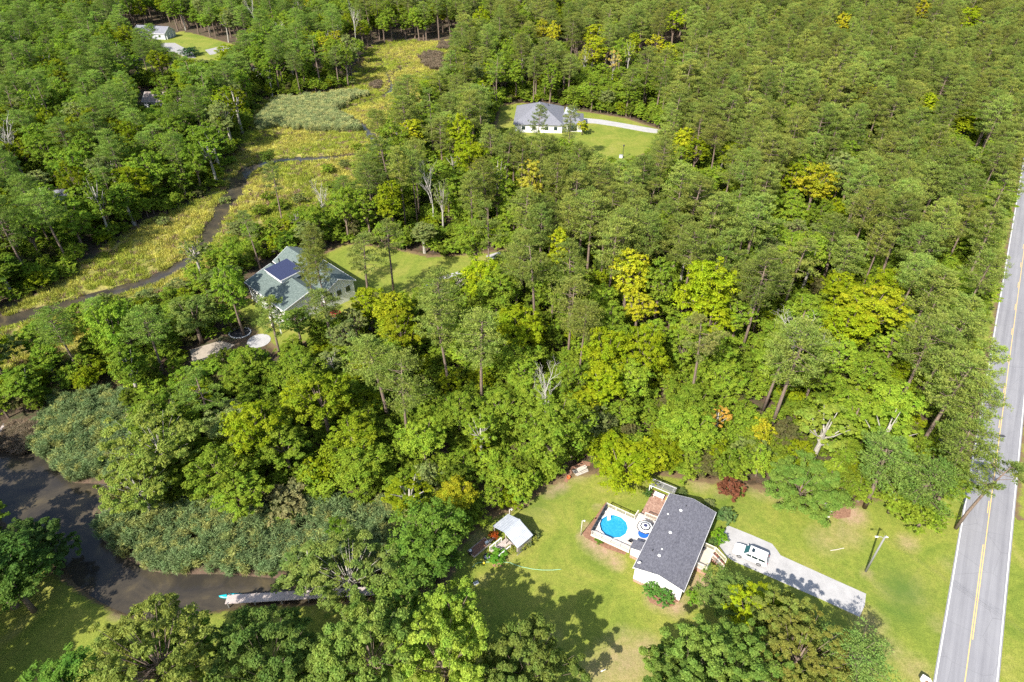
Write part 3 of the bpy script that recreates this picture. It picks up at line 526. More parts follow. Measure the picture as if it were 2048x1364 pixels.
# the woods: jittered triangular spacing over the land in view and a margin round it
def woods(step, y0, y1, jit, seed):
    rng = np.random.default_rng(seed); rows = int((y1 - y0) / (step * .866)); X, Y = [], []
    for r_ in range(rows):
        y = y0 + r_ * step * .866; half = (y * CP + HC * SP) * 1.08 * 1024 / FPX + 30; n_ = int(2 * half / step)
        xx = -half + (np.arange(n_) + (r_ % 2) * .5) * step; X.append(xx + rng.uniform(-jit, jit, n_) * step); Y.append(y + rng.uniform(-jit, jit, n_) * step)
    return np.concatenate(X), np.concatenate(Y)
wX, wY = woods(7.7, 30, 640, .40, 5)
ok = free_ground(wX, wY); wX, wY = wX[ok], wY[ok]
for i in range(len(wX)):
    x, y = wX[i], wY[i]; rg = RNG.random(6); cpx, cpy, dep = proj(x, y, 15.0)
    d2 = np.hypot(hx - x, hy - y)
    if (d2 < hr * .75 + 1.6).any(): continue
    near_ = (hdep > dep) & (np.abs(hpx - cpx) < (hr + 3.5) * FPX / dep * .85)      # keep the marked trees in view: lower trees in front of them
    cover = near_ & (cpy - hpy > -10) & (cpy - hpy < (hr + 5.5) * FPX / dep * 1.0); lowf = .55 if cover.any() else 1.0
    # how much of the wood is pine here
    pp = .80 if cpx > 1000 + max(0, cpy - 560) * 1.2 else .42
    if cpy > 700: pp = .28 if cpx < 1650 else .55
    if cpx < 560: pp = .30
    if 560 <= cpx < 1000 and cpy < 640: pp = .5
    if cpx > 1850: pp = .9
    if cpy < 130 and cpx < 1150: pp = .35
    kind = 'pine' if rg[0] < pp else 'broad'
    if kind == 'pine':
        if rg[1] < .16: kind = 'loose_pine'
        H = 18.0 + 8.5 * rg[2]; Rr = 3.9 + 2.3 * rg[3]
        if cpx < 700: H -= 2.5
        tint = PINE * (0.78 + .55 * rg[4]); tint = tint * (1 + np.array([.22, 0, 0]) * (rg[5] - .35)) if cpx > 700 else tint * np.array([.93, 1.1, .95])
    else:
        kind = 'slim' if rg[1] < .2 else ('airy' if rg[1] < .32 else 'broad'); H = 13 + 8 * rg[2]; Rr = (3.6 + 2.0 * rg[3]) * (.65 if kind == 'slim' else 1)
        if cpy > 640: H -= 2.5
        k = rg[4]; tint = (BROAD * (.9 + .6 * k)) if k < .8 else LIME * (.6 + .35 * rg[5])
        if cpx < 560: tint = tint * np.array([.88, .96, .95]) if k < .86 else tint * .85
        if k > .97 and cpx > 500: tint = YEL * .7 + LIME * .2
        if .3 < rg[5] < .42: tint = PALE * 1.05
    if lowf < 1:
        H *= lowf; Rr *= .8
        if 'pine' in kind: kind = 'broad'; tint = BROAD * (1 + .4 * rg[4])
    hh = H
    for f in (1, .8, .6, .42, .3):
        z0 = hh * .45 if 'pine' in kind else hh * .2
        if not hides(np.array([x]), np.array([y]), hh, Rr, z0)[0]: break
        hh = H * f * .9; Rr *= .85
        if f < .7 and 'pine' in kind: kind = 'broad'; tint = BROAD * (1 + .5 * rg[4])
    else: continue
    if hides(np.array([x]), np.array([y]), hh, Rr, hh * .2)[0]: continue
    if hh < 8: kind = 'sapling' if hh > 4.5 else 'shrub'; Rr = min(Rr, 3.2)
    if kind == 'broad' and RNG.random() < .012: kind = 'snag'
    TREES.append(dict(x=x, y=y, kind=kind, H=hh, R=Rr, tint=tint, hero=False, label=None, rz=None))
# ------------------------------------------------------------------ copying trees as things; the far remainder as one stuff object per kind
def gn_scatter(name, protos, xyz, rot, scl, idx_, tint):
    me = bpy.data.meshes.new(name); me.vertices.add(len(xyz)); me.vertices.foreach_set('co', np.asarray(xyz, np.float32).ravel())
    for n_, ty, arr, key in (('rot', 'FLOAT_VECTOR', rot, 'vector'), ('scl', 'FLOAT_VECTOR', scl, 'vector'), ('tint', 'FLOAT_COLOR', np.c_[tint, np.ones(len(xyz))], 'color')):
        me.attributes.new(n_, ty, 'POINT').data.foreach_set(key, np.asarray(arr, np.float32).ravel())
    me.attributes.new('pick', 'INT', 'POINT').data.foreach_set('value', np.asarray(idx_, np.int32)); me.update()
    col = bpy.data.collections.new(name + '_kinds')
    for k, pm in enumerate(protos):
        o = bpy.data.objects.new('%s_kind_%02d' % (name, k), pm); col.objects.link(o)
    g = bpy.data.node_groups.new(name, 'GeometryNodeTree'); g.interface.new_socket('Geometry', in_out='INPUT', socket_type='NodeSocketGeometry'); g.interface.new_socket('Geometry', in_out='OUTPUT', socket_type='NodeSocketGeometry')
    gi = g.nodes.new('NodeGroupInput'); go = g.nodes.new('NodeGroupOutput'); ip = g.nodes.new('GeometryNodeInstanceOnPoints'); ci = g.nodes.new('GeometryNodeCollectionInfo')
    ci.inputs['Collection'].default_value = col; ci.inputs['Separate Children'].default_value = True; ci.inputs['Reset Children'].default_value = True
    def na(nm, ty): q = g.nodes.new('GeometryNodeInputNamedAttribute'); q.data_type = ty; q.inputs['Name'].default_value = nm; return q.outputs['Attribute']
    e2r = g.nodes.new('FunctionNodeEulerToRotation'); l = g.links.new
    l(na('rot', 'FLOAT_VECTOR'), e2r.inputs[0]); l(e2r.outputs[0], ip.inputs['Rotation']); l(na('scl', 'FLOAT_VECTOR'), ip.inputs['Scale']); l(na('pick', 'INT'), ip.inputs['Instance Index'])
    ip.inputs['Pick Instance'].default_value = True; l(gi.outputs[0], ip.inputs['Points']); l(ci.outputs[0], ip.inputs['Instance']); l(ip.outputs[0], go.inputs[0])
    ob = link(name, me); md = ob.modifiers.new('scatter', 'NODES'); md.node_group = g; return ob
FAM = {'pine': 'pine', 'loose_pine': 'pine', 'big_pine': 'pine', 'broad': 'broad', 'slim': 'broad', 'airy': 'broad', 'big': 'broad', 'big_airy': 'broad', 'sapling': 'sapling', 'shrub': 'sapling', 'snag': 'snag'}
TZ = hgt(np.array([q['x'] for q in TREES]), np.array([q['y'] for q in TREES]))
for k, t_ in enumerate(TREES):
    t_['z'] = float(TZ[k]); t_['pi'] = RNG.integers(len(PROTO[t_['kind']])); t_['rot'] = RNG.uniform(0, 6.283); t_['tilt'] = RNG.normal(0, .022, 2)
    px, py, dep = proj(t_['x'], t_['y'], t_['z'] + t_['H'] * .72); t_['p'] = (px, py); t_['size'] = t_['R'] * FPX / dep if (-20 < px < 2068 and -20 < py < 1400) else t_['R'] / dep
    t_['in'] = (-10 < px < 2058 and -10 < py < 1390)
LANDMARKS = [('the round blue pool',1228,1052),('the grey roofed home',1345,1090),('the white car on the driveway',1505,1112),('the metal roofed shed',1022,1062),('the turquoise kayak',463,1189),('the utility pole',1750,1110),
 ('the dark red shrub',1457,975),('the green roofed house',590,560),('the solar panels',568,548),('the road end of the driveway',1720,1210),('the log pile at the lawn edge',1162,938),('the pale stones',1665,1020),('the round fire pit',480,665),
 ('the grey hip roofed house',1090,235),('the post lamp on the far lawn',1247,300),('the white far drive',1240,252),('the brown roof among the trees',322,197),('the grey drive at top left',370,95),('the bend of the creek in the marsh',700,215),('the dark pool of the upper creek',480,350),
 ('the creek bend below the marsh',250,575),('the mud island',35,880),('the largest lime green tree',1415,560),('the wide golden tree',1635,358),('the yellow tree near the road',1745,612),('the tall narrow yellow tree',1262,535),('the bright green treetop far back',1352,42),
 ('the golden tree at the top right',1845,18),('the golden trees topmost in the photo',1108,62),('the golden pair above the far lawn',1312,90),('the pale gold tree',1065,352),('the bright green tree by the creek',916,258),('the pale flowering patch of asphalt between trees',1240,400),
 ('the long bare leaning trunk',1560,840),('the pale trunk by the lawn',1106,960),('the dry reeds',865,122),('the ringed parasol',1290,1057),('the far end of the road',2040,480),('the top right corner of the picture',2048,0),('the top left corner of the picture',0,0),
 ('the left edge at mid height',0,600),('the big lime tree above the reeds',640,790),('the dock on the creek',530,1197),('the red parasol',672,640),('the bare grey snag',860,400),('the road stain of dark tar',2004,872),('the dirt patch by the yard',880,508)]
LANDMARKS = [q for q in LANDMARKS if 'flowering' not in q[0]] + [('the glimpse of side road', 1240, 400)]
ORD = ['', 'second ', 'third ', 'fourth ', 'fifth ', 'sixth ', 'seventh ', 'eighth ', 'ninth ', 'tenth ', 'eleventh ', 'twelfth ', 'thirteenth ', 'fourteenth ', 'fifteenth ', 'sixteenth ', 'seventeenth ', 'eighteenth ', 'nineteenth ', 'twentieth ']
def colour_word(c, fam):
    r_, g_, b_ = c
    if r_ > .44 and g_ < r_ * 1.05: return 'golden'
    if r_ > .38: return 'yellow green'
    if g_ > .34 and r_ > .25: return 'lime green'
    if fam == 'pine': return 'light olive' if g_ > .265 else ('olive' if r_ > .17 else 'dull green')
    if b_ > .06: return 'pale green'
    return 'fresh green' if g_ > .30 else ('mid green' if g_ > .21 else 'dark green')
WORD = {'pine': 'full pine', 'loose_pine': 'thin pine', 'big_pine': 'wide pine', 'broad': 'domed tree', 'slim': 'slender tree', 'airy': 'airy tree', 'big': 'spreading tree', 'big_airy': 'sprawling tree', 'sapling': 'bushy tree', 'shrub': 'round shrub', 'snag': 'bare dead tree'}
NAME = {'pine': 'pine_tree', 'broad': 'broadleaf_tree', 'sapling': 'young_tree', 'snag': 'dead_tree'}
CAT = {'pine': 'pine tree', 'broad': 'tree', 'sapling': 'bush', 'snag': 'dead tree'}
GRP = {'pine': 'pine trees of the woods', 'broad': 'broadleaf trees of the woods', 'sapling': 'bushes and young trees at the edges of the woods', 'snag': 'bare dead trees'}
fam_of = {}
for t_ in TREES: fam_of.setdefault(FAM[t_['kind']], []).append(t_)
SING, REST = [], []
for fam, lst in fam_of.items():
    lst.sort(key=lambda q: (-int(q['in']), -float(q['size']))); SING += [q for q in lst[:300] if q['in'] or q['hero']]; REST += [q for q in lst[:300] if not (q['in'] or q['hero'])] + lst[300:]
bucket = {}
for t_ in SING:
    px, py = t_['p']; best = min(LANDMARKS, key=lambda q: (q[1] - px) ** 2 + (q[2] - py) ** 2); dx, dy = px - best[1], py - best[2]
    side = ('right of' if dx > 0 else 'left of') if abs(dx) > abs(dy) else ('above' if dy < 0 else 'below')
    if abs(dx) + abs(dy) < 26: side = 'over'
    if t_.get('shade') : side = 'shading'
    desc = ('' if t_['kind'] == 'snag' else colour_word(t_['tint'], FAM[t_['kind']]) + ' ') + WORD[t_['kind']]
    bucket.setdefault((desc, side, best[0]), []).append((math.hypot(dx, dy), t_))
for (desc, side, lm), lst in bucket.items():
    lst.sort(key=lambda q: q[0])
    for k, (_, t_) in enumerate(lst):
        t_['label'] = '%s%s %s %s' % (('nearest ' if k == 0 and len(lst) > 1 else ORD[k] if k else ''), desc, side, lm)
for t_ in SING:
    fam = FAM[t_['kind']]; pr = PROTO[t_['kind']][t_['pi']]; root = empty(NAME[fam], (t_['x'], t_['y'], t_['z']), t_['rot'])
    root.rotation_euler = (t_['tilt'][0], t_['tilt'][1], t_['rot']); sx = t_['R'] / pr['R']; root.scale = (sx, sx, t_['H'] / pr['H'])
    tag(root, t_['label'], CAT[fam], GRP[fam])
    if pr['crown']:
        c_ = link('crown', pr['crown'], root); c_['tint'] = [float(k) for k in t_['tint']]
    link('trunk', pr['trunk'], root)
wholes = {}
def whole(kind, i):
    if (kind, i) not in wholes:
        pr = PROTO[kind][i]; wholes[(kind, i)] = join_proto(kind + '_whole', *pr['data']) if pr['crown'] else pr['trunk']
    return wholes[(kind, i)]
def scatter_trees(name, lst, kind='stuff'):
    keys = sorted({(q['kind'], int(q['pi'])) for q in lst}); ms = [whole(*k) for k in keys]; kx = {k: i for i, k in enumerate(keys)}
    xyz = [(q['x'], q['y'], q['z']) for q in lst]; rot = [(q['tilt'][0], q['tilt'][1], q['rot']) for q in lst]
    scl = [(q['R'] / PROTO[q['kind']][q['pi']]['R'],) * 2 + (q['H'] / PROTO[q['kind']][q['pi']]['H'],) for q in lst]
    return tag(gn_scatter(name, ms, xyz, rot, scl, [kx[(q['kind'], int(q['pi']))] for q in lst], np.array([q['tint'] for q in lst])), kind=kind)
for fam, nm in (('pine', 'distant_pine_woods'), ('broad', 'distant_broadleaf_woods'), ('sapling', 'distant_thicket')):
    l_ = [q for q in REST if FAM[q['kind']] == fam]
    if l_: scatter_trees(nm, l_)
# undergrowth between the trunks
uX, uY = woods(3.0, 30, 330, .45, 9); uok = free_ground(uX, uY) & (RNG.random(len(uX)) < .86); uX, uY = uX[uok], uY[uok]
und = []
for x, y in zip(uX, uY):
    r_ = RNG.random(5); H = 2.2 + 5.5 * r_[0] ** 1.5; Rr = 1.5 + 1.6 * r_[1]
    if hides(np.array([x]), np.array([y]), H, Rr, .3, .7)[0]:
        H = 1.6; Rr = 1.2
        if hides(np.array([x]), np.array([y]), H, Rr, .1, .7)[0]: continue
    k = 'sapling' if H > 3.8 else 'shrub'; tint = BROAD * (.7 + .7 * r_[2]) if r_[3] < .82 else (LIME * .7 if r_[3] < .94 else np.array([.16, .15, .05]))
    und.append(dict(x=x, y=y, z=0.0, kind=k, pi=int(r_[4] * 2), R=Rr, H=H, tint=tint, rot=r_[2] * 50, tilt=(0, 0)))
scatter_trees('undergrowth', und)
print('trees', len(SING), 'rest', len(REST), 'under', len(und))
# reeds and marsh grass
def tuft(seed, n, h, w_, lean, rad):
    rng = np.random.default_rng(seed); a = rng.uniform(0, 6.283, n); r_ = rad * np.sqrt(rng.random(n)); c = np.stack([r_ * np.cos(a), r_ * np.sin(a), np.zeros(n)], 1)
    d = np.stack([rng.normal(0, lean, n), rng.normal(0, lean, n), np.ones(n)], 1); P, F = blades(c, d, h, w_, rng); PP, FF = [P], [F]
    return c, d, P, F, rng
def reed_proto(seed, h, n=34, leafy=True, w_=.03, lean=.12, rad=.55, lsz=(.34, .045), m='blade'):
    c, d, P, F, rng = tuft(seed, n, h, w_, lean, rad)
    if leafy:
        k = 9; cc = np.repeat(c, k, 0) + np.repeat(unit(d), k, 0) * (h * rng.uniform(.35, 1.0, (n * k, 1))); dd = rng.normal(size=(n * k, 3)); dd[:, 2] = np.abs(dd[:, 2]) * .5 + .1
        P2, F2 = blades(cc, dd, lsz[0] * 1.7, lsz[1], rng); F = np.concatenate([F, F2 + len(P)]); P = np.concatenate([P, P2])
    return mesh_np('reed_clump', P, F, [M[m]])
def scatter_plants(name, protos, x, y, hs, ws, tints, z=None):
    n = len(x); z = hgt(x, y) if z is None else z
    return tag(gn_scatter(name, protos, np.c_[x, y, z], np.c_[RNG.normal(0, .05, n), RNG.normal(0, .05, n), RNG.uniform(0, 6.28, n)], np.c_[ws, ws, hs], RNG.integers(0, len(protos), n), tints), kind='stuff')
def fill(poly, dens, seed, pad=0.0):
    rng = np.random.default_rng(seed); P = np.array(poly); lo, hi = P.min(0), P.max(0); n = int((hi - lo).prod() * dens); x = rng.uniform(lo[0], hi[0], n); y = rng.uniform(lo[1], hi[1], n)
    k = (sdpoly(x, y, poly) > pad + np.sin(x * .9 + 2 * np.sin(y * .8)) * 1.1 + rng.normal(0, .7, n)) & (chan_d(x, y) > .1); return x[k], y[k]
reedm = [reed_proto(50 + k, 2.7) for k in range(3)]
x = []; y = []
for k, q in enumerate(REEDS): a_, b_ = fill(q, 1.5, 60 + k); x.append(a_); y.append(b_)
x = np.concatenate(x); y = np.concatenate(y); n = len(x); nn = .5 + .5 * np.sin(x * .35 + 2 * np.sin(y * .27)) ; tt = RNG.random((n, 1))
scatter_plants('reed_bed', reedm, x, y, RNG.uniform(.6, 1.15, n) * (.8 + .35 * nn), RNG.uniform(.9, 1.3, n), np.array([.20, .27, .105]) * (.75 + .5 * tt) + (tt > .72) * np.array([.09, .02, -.02]))
x, y = fill(PALE_REEDS, 1.3, 64, -.5); n = len(x); tt = RNG.random((n, 1)); pal = [reed_proto(70 + k, 2.2, 30, True, .035, .10, .7, (.4, .04)) for k in range(2)]
scatter_plants('pale_reeds', pal, x, y, RNG.uniform(.8, 1.15, n), RNG.uniform(.9, 1.3, n), np.array([.32, .36, .15]) * (.75 + .5 * tt) + (tt > .65) * np.array([.12, .06, .02]))
x = []; y = []
for k, q in enumerate(DRY_REEDS): a_, b_ = fill(q, 1.2, 80 + k); x.append(a_); y.append(b_)
g = G(35, 880); a_, b_ = fill([(g.x + 4.2 * math.cos(k) , g.y + 3.2 * math.sin(k)) for k in np.linspace(0, 6.28, 12)], 3, 84); a2 = RNG.uniform(g.x - 3.5, g.x + 3.5, 70); b2 = g.y + RNG.uniform(-2.4, 2.4, 70)
x = np.concatenate(x + [a_, a2]); y = np.concatenate(y + [b_, b2]); n = len(x); tt = RNG.random((n, 1))
scatter_plants('dry_reeds', pal, x, y, RNG.uniform(.5, .8, n), RNG.uniform(.9, 1.3, n), np.array([.24, .18, .12]) * (.7 + .5 * tt), np.maximum(hgt(x, y), -.75))
x, y = fill(MARSH, .85, 65, -1); k = ~inpoly(x, y, PALE_REEDS); x, y = x[k], y[k]; n = len(x)
gm = [reed_proto(90 + k_, .85, 46, False, .05, .42, .75) for k_ in range(3)]
nn = (.5 + .5 * np.sin(x * .16 + 1.7 * np.sin(y * .12) + .6))[:, None]; tt = RNG.random((n, 1))
tn = np.array([.34, .38, .05]) * nn + np.array([.52, .47, .10]) * (1 - nn); tn = tn * (.65 + .6 * tt); tn = np.where(RNG.random((n, 1)) < .12, np.array([.27, .18, .12]), tn)
scatter_plants('marsh_grass', gm, x, y, RNG.uniform(.6, 1.3, n), RNG.uniform(1.0, 1.6, n), tn)
# rank grass along the creek banks and lawn edges

# ------------------------------------------------------------------ materials of built things
def shingle(name, c1, c2, c3):
    m, t, b = new_mat(name); o = objc(t); mp = t.nodes.new('ShaderNodeMapping'); mp.inputs['Scale'].default_value = (1, 1, 1); L(t, o, mp.inputs[0])
    br = t.nodes.new('ShaderNodeTexBrick'); br.inputs['Scale'].default_value = 1; br.inputs['Brick Width'].default_value = .3; br.inputs['Row Height'].default_value = .15; br.inputs['Mortar Size'].default_value = .008
    sw = t.nodes.new('ShaderNodeSeparateXYZ'); L(t, o, sw.inputs[0]); cb = t.nodes.new('ShaderNodeCombineXYZ'); L(t, sw.outputs[1], cb.inputs[0]); L(t, sw.outputs[0], cb.inputs[1]); L(t, cb.outputs[0], br.inputs['Vector'])
    br.inputs['Color1'].default_value = (*c1, 1); br.inputs['Color2'].default_value = (*c2, 1); br.inputs['Mortar'].default_value = (*[k * .55 for k in c1], 1)
    n = noise(t, 2.4, 5, .7, o); c = mixc(t, .75, br.outputs['Color'], ramp(t, n, [(.3, (.72, .72, .72)), (.7, (1.25, 1.25, 1.25))]), 'MULTIPLY')
    n2 = noise(t, .35, 3, .6, o); c = mixc(t, mth(t, 'MULTIPLY', n2, .3), c, c3); L(t, c, b.inputs['Base Color']); b.inputs['Roughness'].default_value = .9; bump(t, b, br.outputs['Fac'], .5, .01); return m
M['grey_shingle'] = shingle('grey_shingle', (.085, .085, .105), (.15, .15, .175), (.14, .14, .16)); M['green_shingle'] = shingle('green_shingle', (.07, .10, .09), (.15, .19, .17), (.14, .17, .155))
M['far_shingle'] = shingle('far_shingle', (.15, .155, .18), (.22, .225, .25), (.2, .2, .22)); M['brown_shingle'] = shingle('brown_shingle', (.20, .16, .14), (.28, .23, .20), (.3, .25, .23))
def siding(name, col):
    m, t, b = new_mat(name); o = objc(t); sx = t.nodes.new('ShaderNodeSeparateXYZ'); L(t, o, sx.inputs[0]); f = mth(t, 'FRACT', mth(t, 'MULTIPLY', sx.outputs[2], 6.0))
    c = mixc(t, ramp(t, f, [(0, .35), (.12, 0)]), col, [k * .7 for k in col]); L(t, mixc(t, .2, c, ramp(t, noise(t, 1.2, 4, .6, o), [(.3, (.8, .8, .78)), (.7, (1, 1, 1))]), 'MULTIPLY'), b.inputs['Base Color']); b.inputs['Roughness'].default_value = .5; bump(t, b, f, .35, .01); return m
M['siding'] = siding('white_siding', (.80, .79, .77)); M['grey_siding'] = siding('grey_siding', (.45, .47, .50))
m, t, b = new_mat('red_brick'); br = t.nodes.new('ShaderNodeTexBrick'); br.inputs['Scale'].default_value = 1; br.inputs['Brick Width'].default_value = .22; br.inputs['Row Height'].default_value = .075; br.inputs['Mortar Size'].default_value = .009
o = objc(t); sx = t.nodes.new('ShaderNodeSeparateXYZ'); L(t, o, sx.inputs[0]); cb = t.nodes.new('ShaderNodeCombineXYZ'); L(t, mth(t, 'ADD', sx.outputs[0], sx.outputs[1]), cb.inputs[0]); L(t, sx.outputs[2], cb.inputs[1]); L(t, cb.outputs[0], br.inputs['Vector'])
br.inputs['Color1'].default_value = (.42, .17, .11, 1); br.inputs['Color2'].default_value = (.30, .115, .08, 1); br.inputs['Mortar'].default_value = (.48, .42, .37, 1)
L(t, mixc(t, .5, br.outputs[0], ramp(t, noise(t, 3, 5, .7, o), [(.3, (.75, .75, .75)), (.7, (1.2, 1.2, 1.2))]), 'MULTIPLY'), b.inputs['Base Color']); b.inputs['Roughness'].default_value = .9; M['brick'] = m
M['white'] = plain('white_paint', (.80, .79, .77), .45, 0, .05); M['vent'] = plain('vent_plastic', (.78, .78, .77), .5, 0, .04); M['dark'] = plain('dark_metal', (.03, .03, .035), .5, 0, .2)
M['deck'] = plain('pale_decking', (.62, .56, .50), .8, 0, .14, 2.5); M['rail'] = plain('grey_rail_wood', (.50, .47, .43), .8, 0, .15); M['beige_rail'] = plain('beige_rail', (.70, .64, .52), .7, 0, .1)
M['screen'] = plain('black_screen', (.05, .055, .065), .8, 0, .5, 1.5); M['wood'] = plain('weathered_wood', (.44, .375, .34), .9, 0, .22, 2); M['brownwood'] = plain('brown_wood', (.22, .12, .07), .9, 0, .3)
M['rust'] = plain('orange_pot', (.55, .12, .03), .8, 0, .3); M['yellow'] = plain('yellow_plastic', (.75, .55, .03), .4, 0, .1); M['navy'] = plain('navy_canvas', (.03, .035, .10), .8, 0, .1); M['blue'] = plain('blue_plastic', (.02, .13, .60), .4, 0, .2)
M['canvas'] = plain('white_canvas', (.80, .79, .77), .8, 0, .04); M['charcoal'] = plain('charcoal_canvas', (.03, .03, .035), .8, 0, .15); M['grey'] = plain('grey_plastic', (.30, .31, .33), .6, 0, .15); M['pole'] = plain('grey_pole_wood', (.20, .20, .19), .85, 0, .15, 3)
M['poolwall'] = plain('pool_liner', (.02, .25, .52), .4, 0, .1); M['stone'] = plain('grey_stone', (.42, .39, .35), .95, 0, .35, 2.5); M['tar'] = plain('road_tar', (.05, .05, .055), .8)
M['teal'] = plain('turquoise_hull', (.02, .50, .55), .35, 0, .18, 2); M['hose'] = plain('green_hose', (.32, .62, .42), .5, 0, .1); M['red'] = plain('red_canvas', (.35, .02, .03), .8, 0, .2); M['log'] = plain('pale_log', (.50, .45, .38), .9, 0, .25); M['porch'] = plain('porch_slab', (.52, .45, .36), .9, 0, .2, 1.2)
M['carwhite'] = plain('car_paint', (.82, .82, .82), .25, 0, .01); M['carwhite'].node_tree.nodes['Principled BSDF'].inputs['Coat Weight'].default_value = .6
M['tyre'] = plain('tyre_rubber', (.03, .03, .03), .9); M['rim'] = plain('alloy_rim', (.45, .45, .46), .35, .8); M['tail'] = plain('tail_lamp', (.45, .02, .02), .3); M['lamp'] = plain('clear_lamp', (.65, .65, .65), .2)
m, t, b = new_mat('car_glass'); b.inputs['Base Color'].default_value = (.02, .035, .04, 1); b.inputs['Roughness'].default_value = .05; b.inputs['Specular IOR Level'].default_value = .8; M['glass'] = m
m, t, b = new_mat('windscreen'); b.inputs['Base Color'].default_value = (.03, .10, .11, 1); b.inputs['Roughness'].default_value = .08; M['windscreen'] = m
m, t, b = new_mat('pool_water'); p = pos(t); n = noise(t, 3, 4, .6, p, .6); L(t, ramp(t, n, [(.3, (.012, .22, .42)), (.7, (.04, .33, .53))]), b.inputs['Base Color']); b.inputs['Roughness'].default_value = .08; bump(t, b, n, .25, .03); M['poolwater'] = m
m, t, b = new_mat('galvanised_roof'); p = objc(t); n = noise(t, .8, 5, .7, p); L(t, ramp(t, n, [(.3, (.38, .41, .45)), (.7, (.56, .58, .62))]), b.inputs['Base Color']); b.inputs['Roughness'].default_value = .5; b.inputs['Metallic'].default_value = .25; M['tin'] = m
m, t, b = new_mat('leaf_strewn_pavers'); p = pos(t); n = noise(t, 5, 5, .7, p); n2 = noise(t, .8, 3, .6, p); c = ramp(t, n, [(.3, (.14, .07, .05)), (.5, (.32, .19, .14)), (.7, (.46, .32, .25))]); L(t, mixc(t, .5, c, ramp(t, n2, [(.3, (.7, .7, .7)), (.7, (1.2, 1.2, 1.2))]), 'MULTIPLY'), b.inputs['Base Color']); b.inputs['Roughness'].default_value = .95; M['pavers'] = m
m, t, b = new_mat('mulch'); p = pos(t); n = noise(t, 4, 5, .75, p); L(t, ramp(t, n, [(.3, (.13, .06, .035)), (.7, (.34, .19, .12))]), b.inputs['Base Color']); b.inputs['Roughness'].default_value = 1; M['mulch'] = m
m, t, b = new_mat('panel_glass'); o = objc(t); b.inputs['Base Color'].default_value = (.035, .04, .085, 1); b.inputs['Roughness'].default_value = .25; M['panel'] = m
M['sand'] = plain('pale_sand', (.34, .29, .23), .95, 0, .35, 1.0)

# ------------------------------------------------------------------ home with the grey roof
HRZ = R(-30.2)
home = tag(empty('mobile_home', (25.5, 61.8, 0), HRZ), 'white sided home with grey shingle gable roof beside the pool deck', 'house'); hl = loc_of(home)
MB().box((0, 0, .36), (7.16, 15.86, .86)).build('brick_skirting', M['brick'], home)
wl = MB(); hw, hlg = 3.62, 7.98
P = []
for y in (-hlg, hlg): P += [(-hw, y, .78), (hw, y, .78), (hw, y, 3.42), (0, y, 4.32), (-hw, y, 3.42)]
wl.add(P, [(4, 3, 2, 1, 0), (5, 6, 7, 8, 9), (0, 1, 6, 5), (1, 2, 7, 6), (2, 3, 8, 7), (3, 4, 9, 8), (4, 0, 5, 9)]); wall = wl.build('wall', M['siding'], home)
roof = MB(); ey, ex = 8.13, 3.9
roof.slab((-ex, -ey, 3.5), (0, -ey, 4.48), (0, ey, 4.48), (-ex, ey, 3.5), .1); roof.slab((0, -ey, 4.48), (ex, -ey, 3.5), (ex, ey, 3.5), (0, ey, 4.48), .1)
roof_o = roof.build('roof', M['grey_shingle'], home)
MB().slab((-.16, -ey, 4.455), (0, -ey, 4.50), (0, ey, 4.50), (-.16, ey, 4.455), .02).slab((0, -ey, 4.50), (.16, -ey, 4.455), (.16, ey, 4.455), (0, ey, 4.50), .02).build('ridge_cap', M['grey_shingle'], roof_o)
tr_ = MB(); 
for sx_ in (-1, 1): tr_.box((sx_ * (ex + .03), 0, 3.43), (.05, 2 * ey + .06, .16))
for sy in (-1, 1):
    tr_.slab((-ex, sy * (ey + .01), 3.49), (0, sy * (ey + .01), 4.47), (0, sy * (ey + .035), 4.47), (-ex, sy * (ey + .035), 3.49), .16); tr_.slab((0, sy * (ey + .01), 4.47), (ex, sy * (ey + .01), 3.49), (ex, sy * (ey + .035), 3.49), (0, sy * (ey + .035), 4.47), .16)
tr_.build('fascia', M['white'], home)
def rz_(x): return 4.48 - abs(x) * .98 / 3.9
def vent(x, y, r, mat='vent', h=.22):
    z = rz_(x); pts = []; mb = MB(); prof = [(r * .75, z - .1), (r * .75, z + h * .4), (r, z + h * .45), (r * .85, z + h * .85), (r * .4, z + h), (.01, z + h * 1.02)]
    n = 12; P = [(x + a * math.cos(2 * math.pi * k / n), y + a * math.sin(2 * math.pi * k / n), q) for a, q in prof for k in range(n)]
    F = [(i * n + k, i * n + (k + 1) % n, (i + 1) * n + (k + 1) % n, (i + 1) * n + k) for i in range(len(prof) - 1) for k in range(n)]
    mb.add(P, F).build('roof_vent', M[mat], home, True)
vent(-1.05, 4.98, .27); vent(-2.66, 3.59, .16); vent(-1.1, .09, .27); vent(-1.18, -3.41, .15); vent(-1.15, -4.71, .27); vent(-2.4, -4.12, .1, 'dark', .3); vent(-.6, 6.2, .09, 'dark', .25)
for (x, y, wx_, wz) in ((1.9, hlg + .02, 1.0, 1.1),):
    f = MB().box((x, y, 2.1), (wx_ + .16, .06, wz + .16)).build('window', M['white'], home); MB().box((x, y + .035, 2.1), (wx_, .02, wz)).build('pane', M['glass'], f)
for y in (-5.2, -1.8, 2.2, 5.6):
    for sx_ in (-1, 1):
        if sx_ < 0 and -4.5 < y < -2: continue
        f = MB().box((sx_ * (hw + .02), y, 2.1), (.06, 1.15, 1.2)).build('window', M['white'], home); MB().box((sx_ * (hw + .055), y, 2.1), (.02, .98, 1.04)).build('pane', M['glass'], f)
dr = MB().box((hw + .03, 1.0, 1.95), (.07, .95, 2.05)).build('door', M['white'], home); MB().tube([(hw + .1, .65, 1.9), (hw + .1, .65, 2.02)], .03, 5).build('handle', M['dark'], dr)
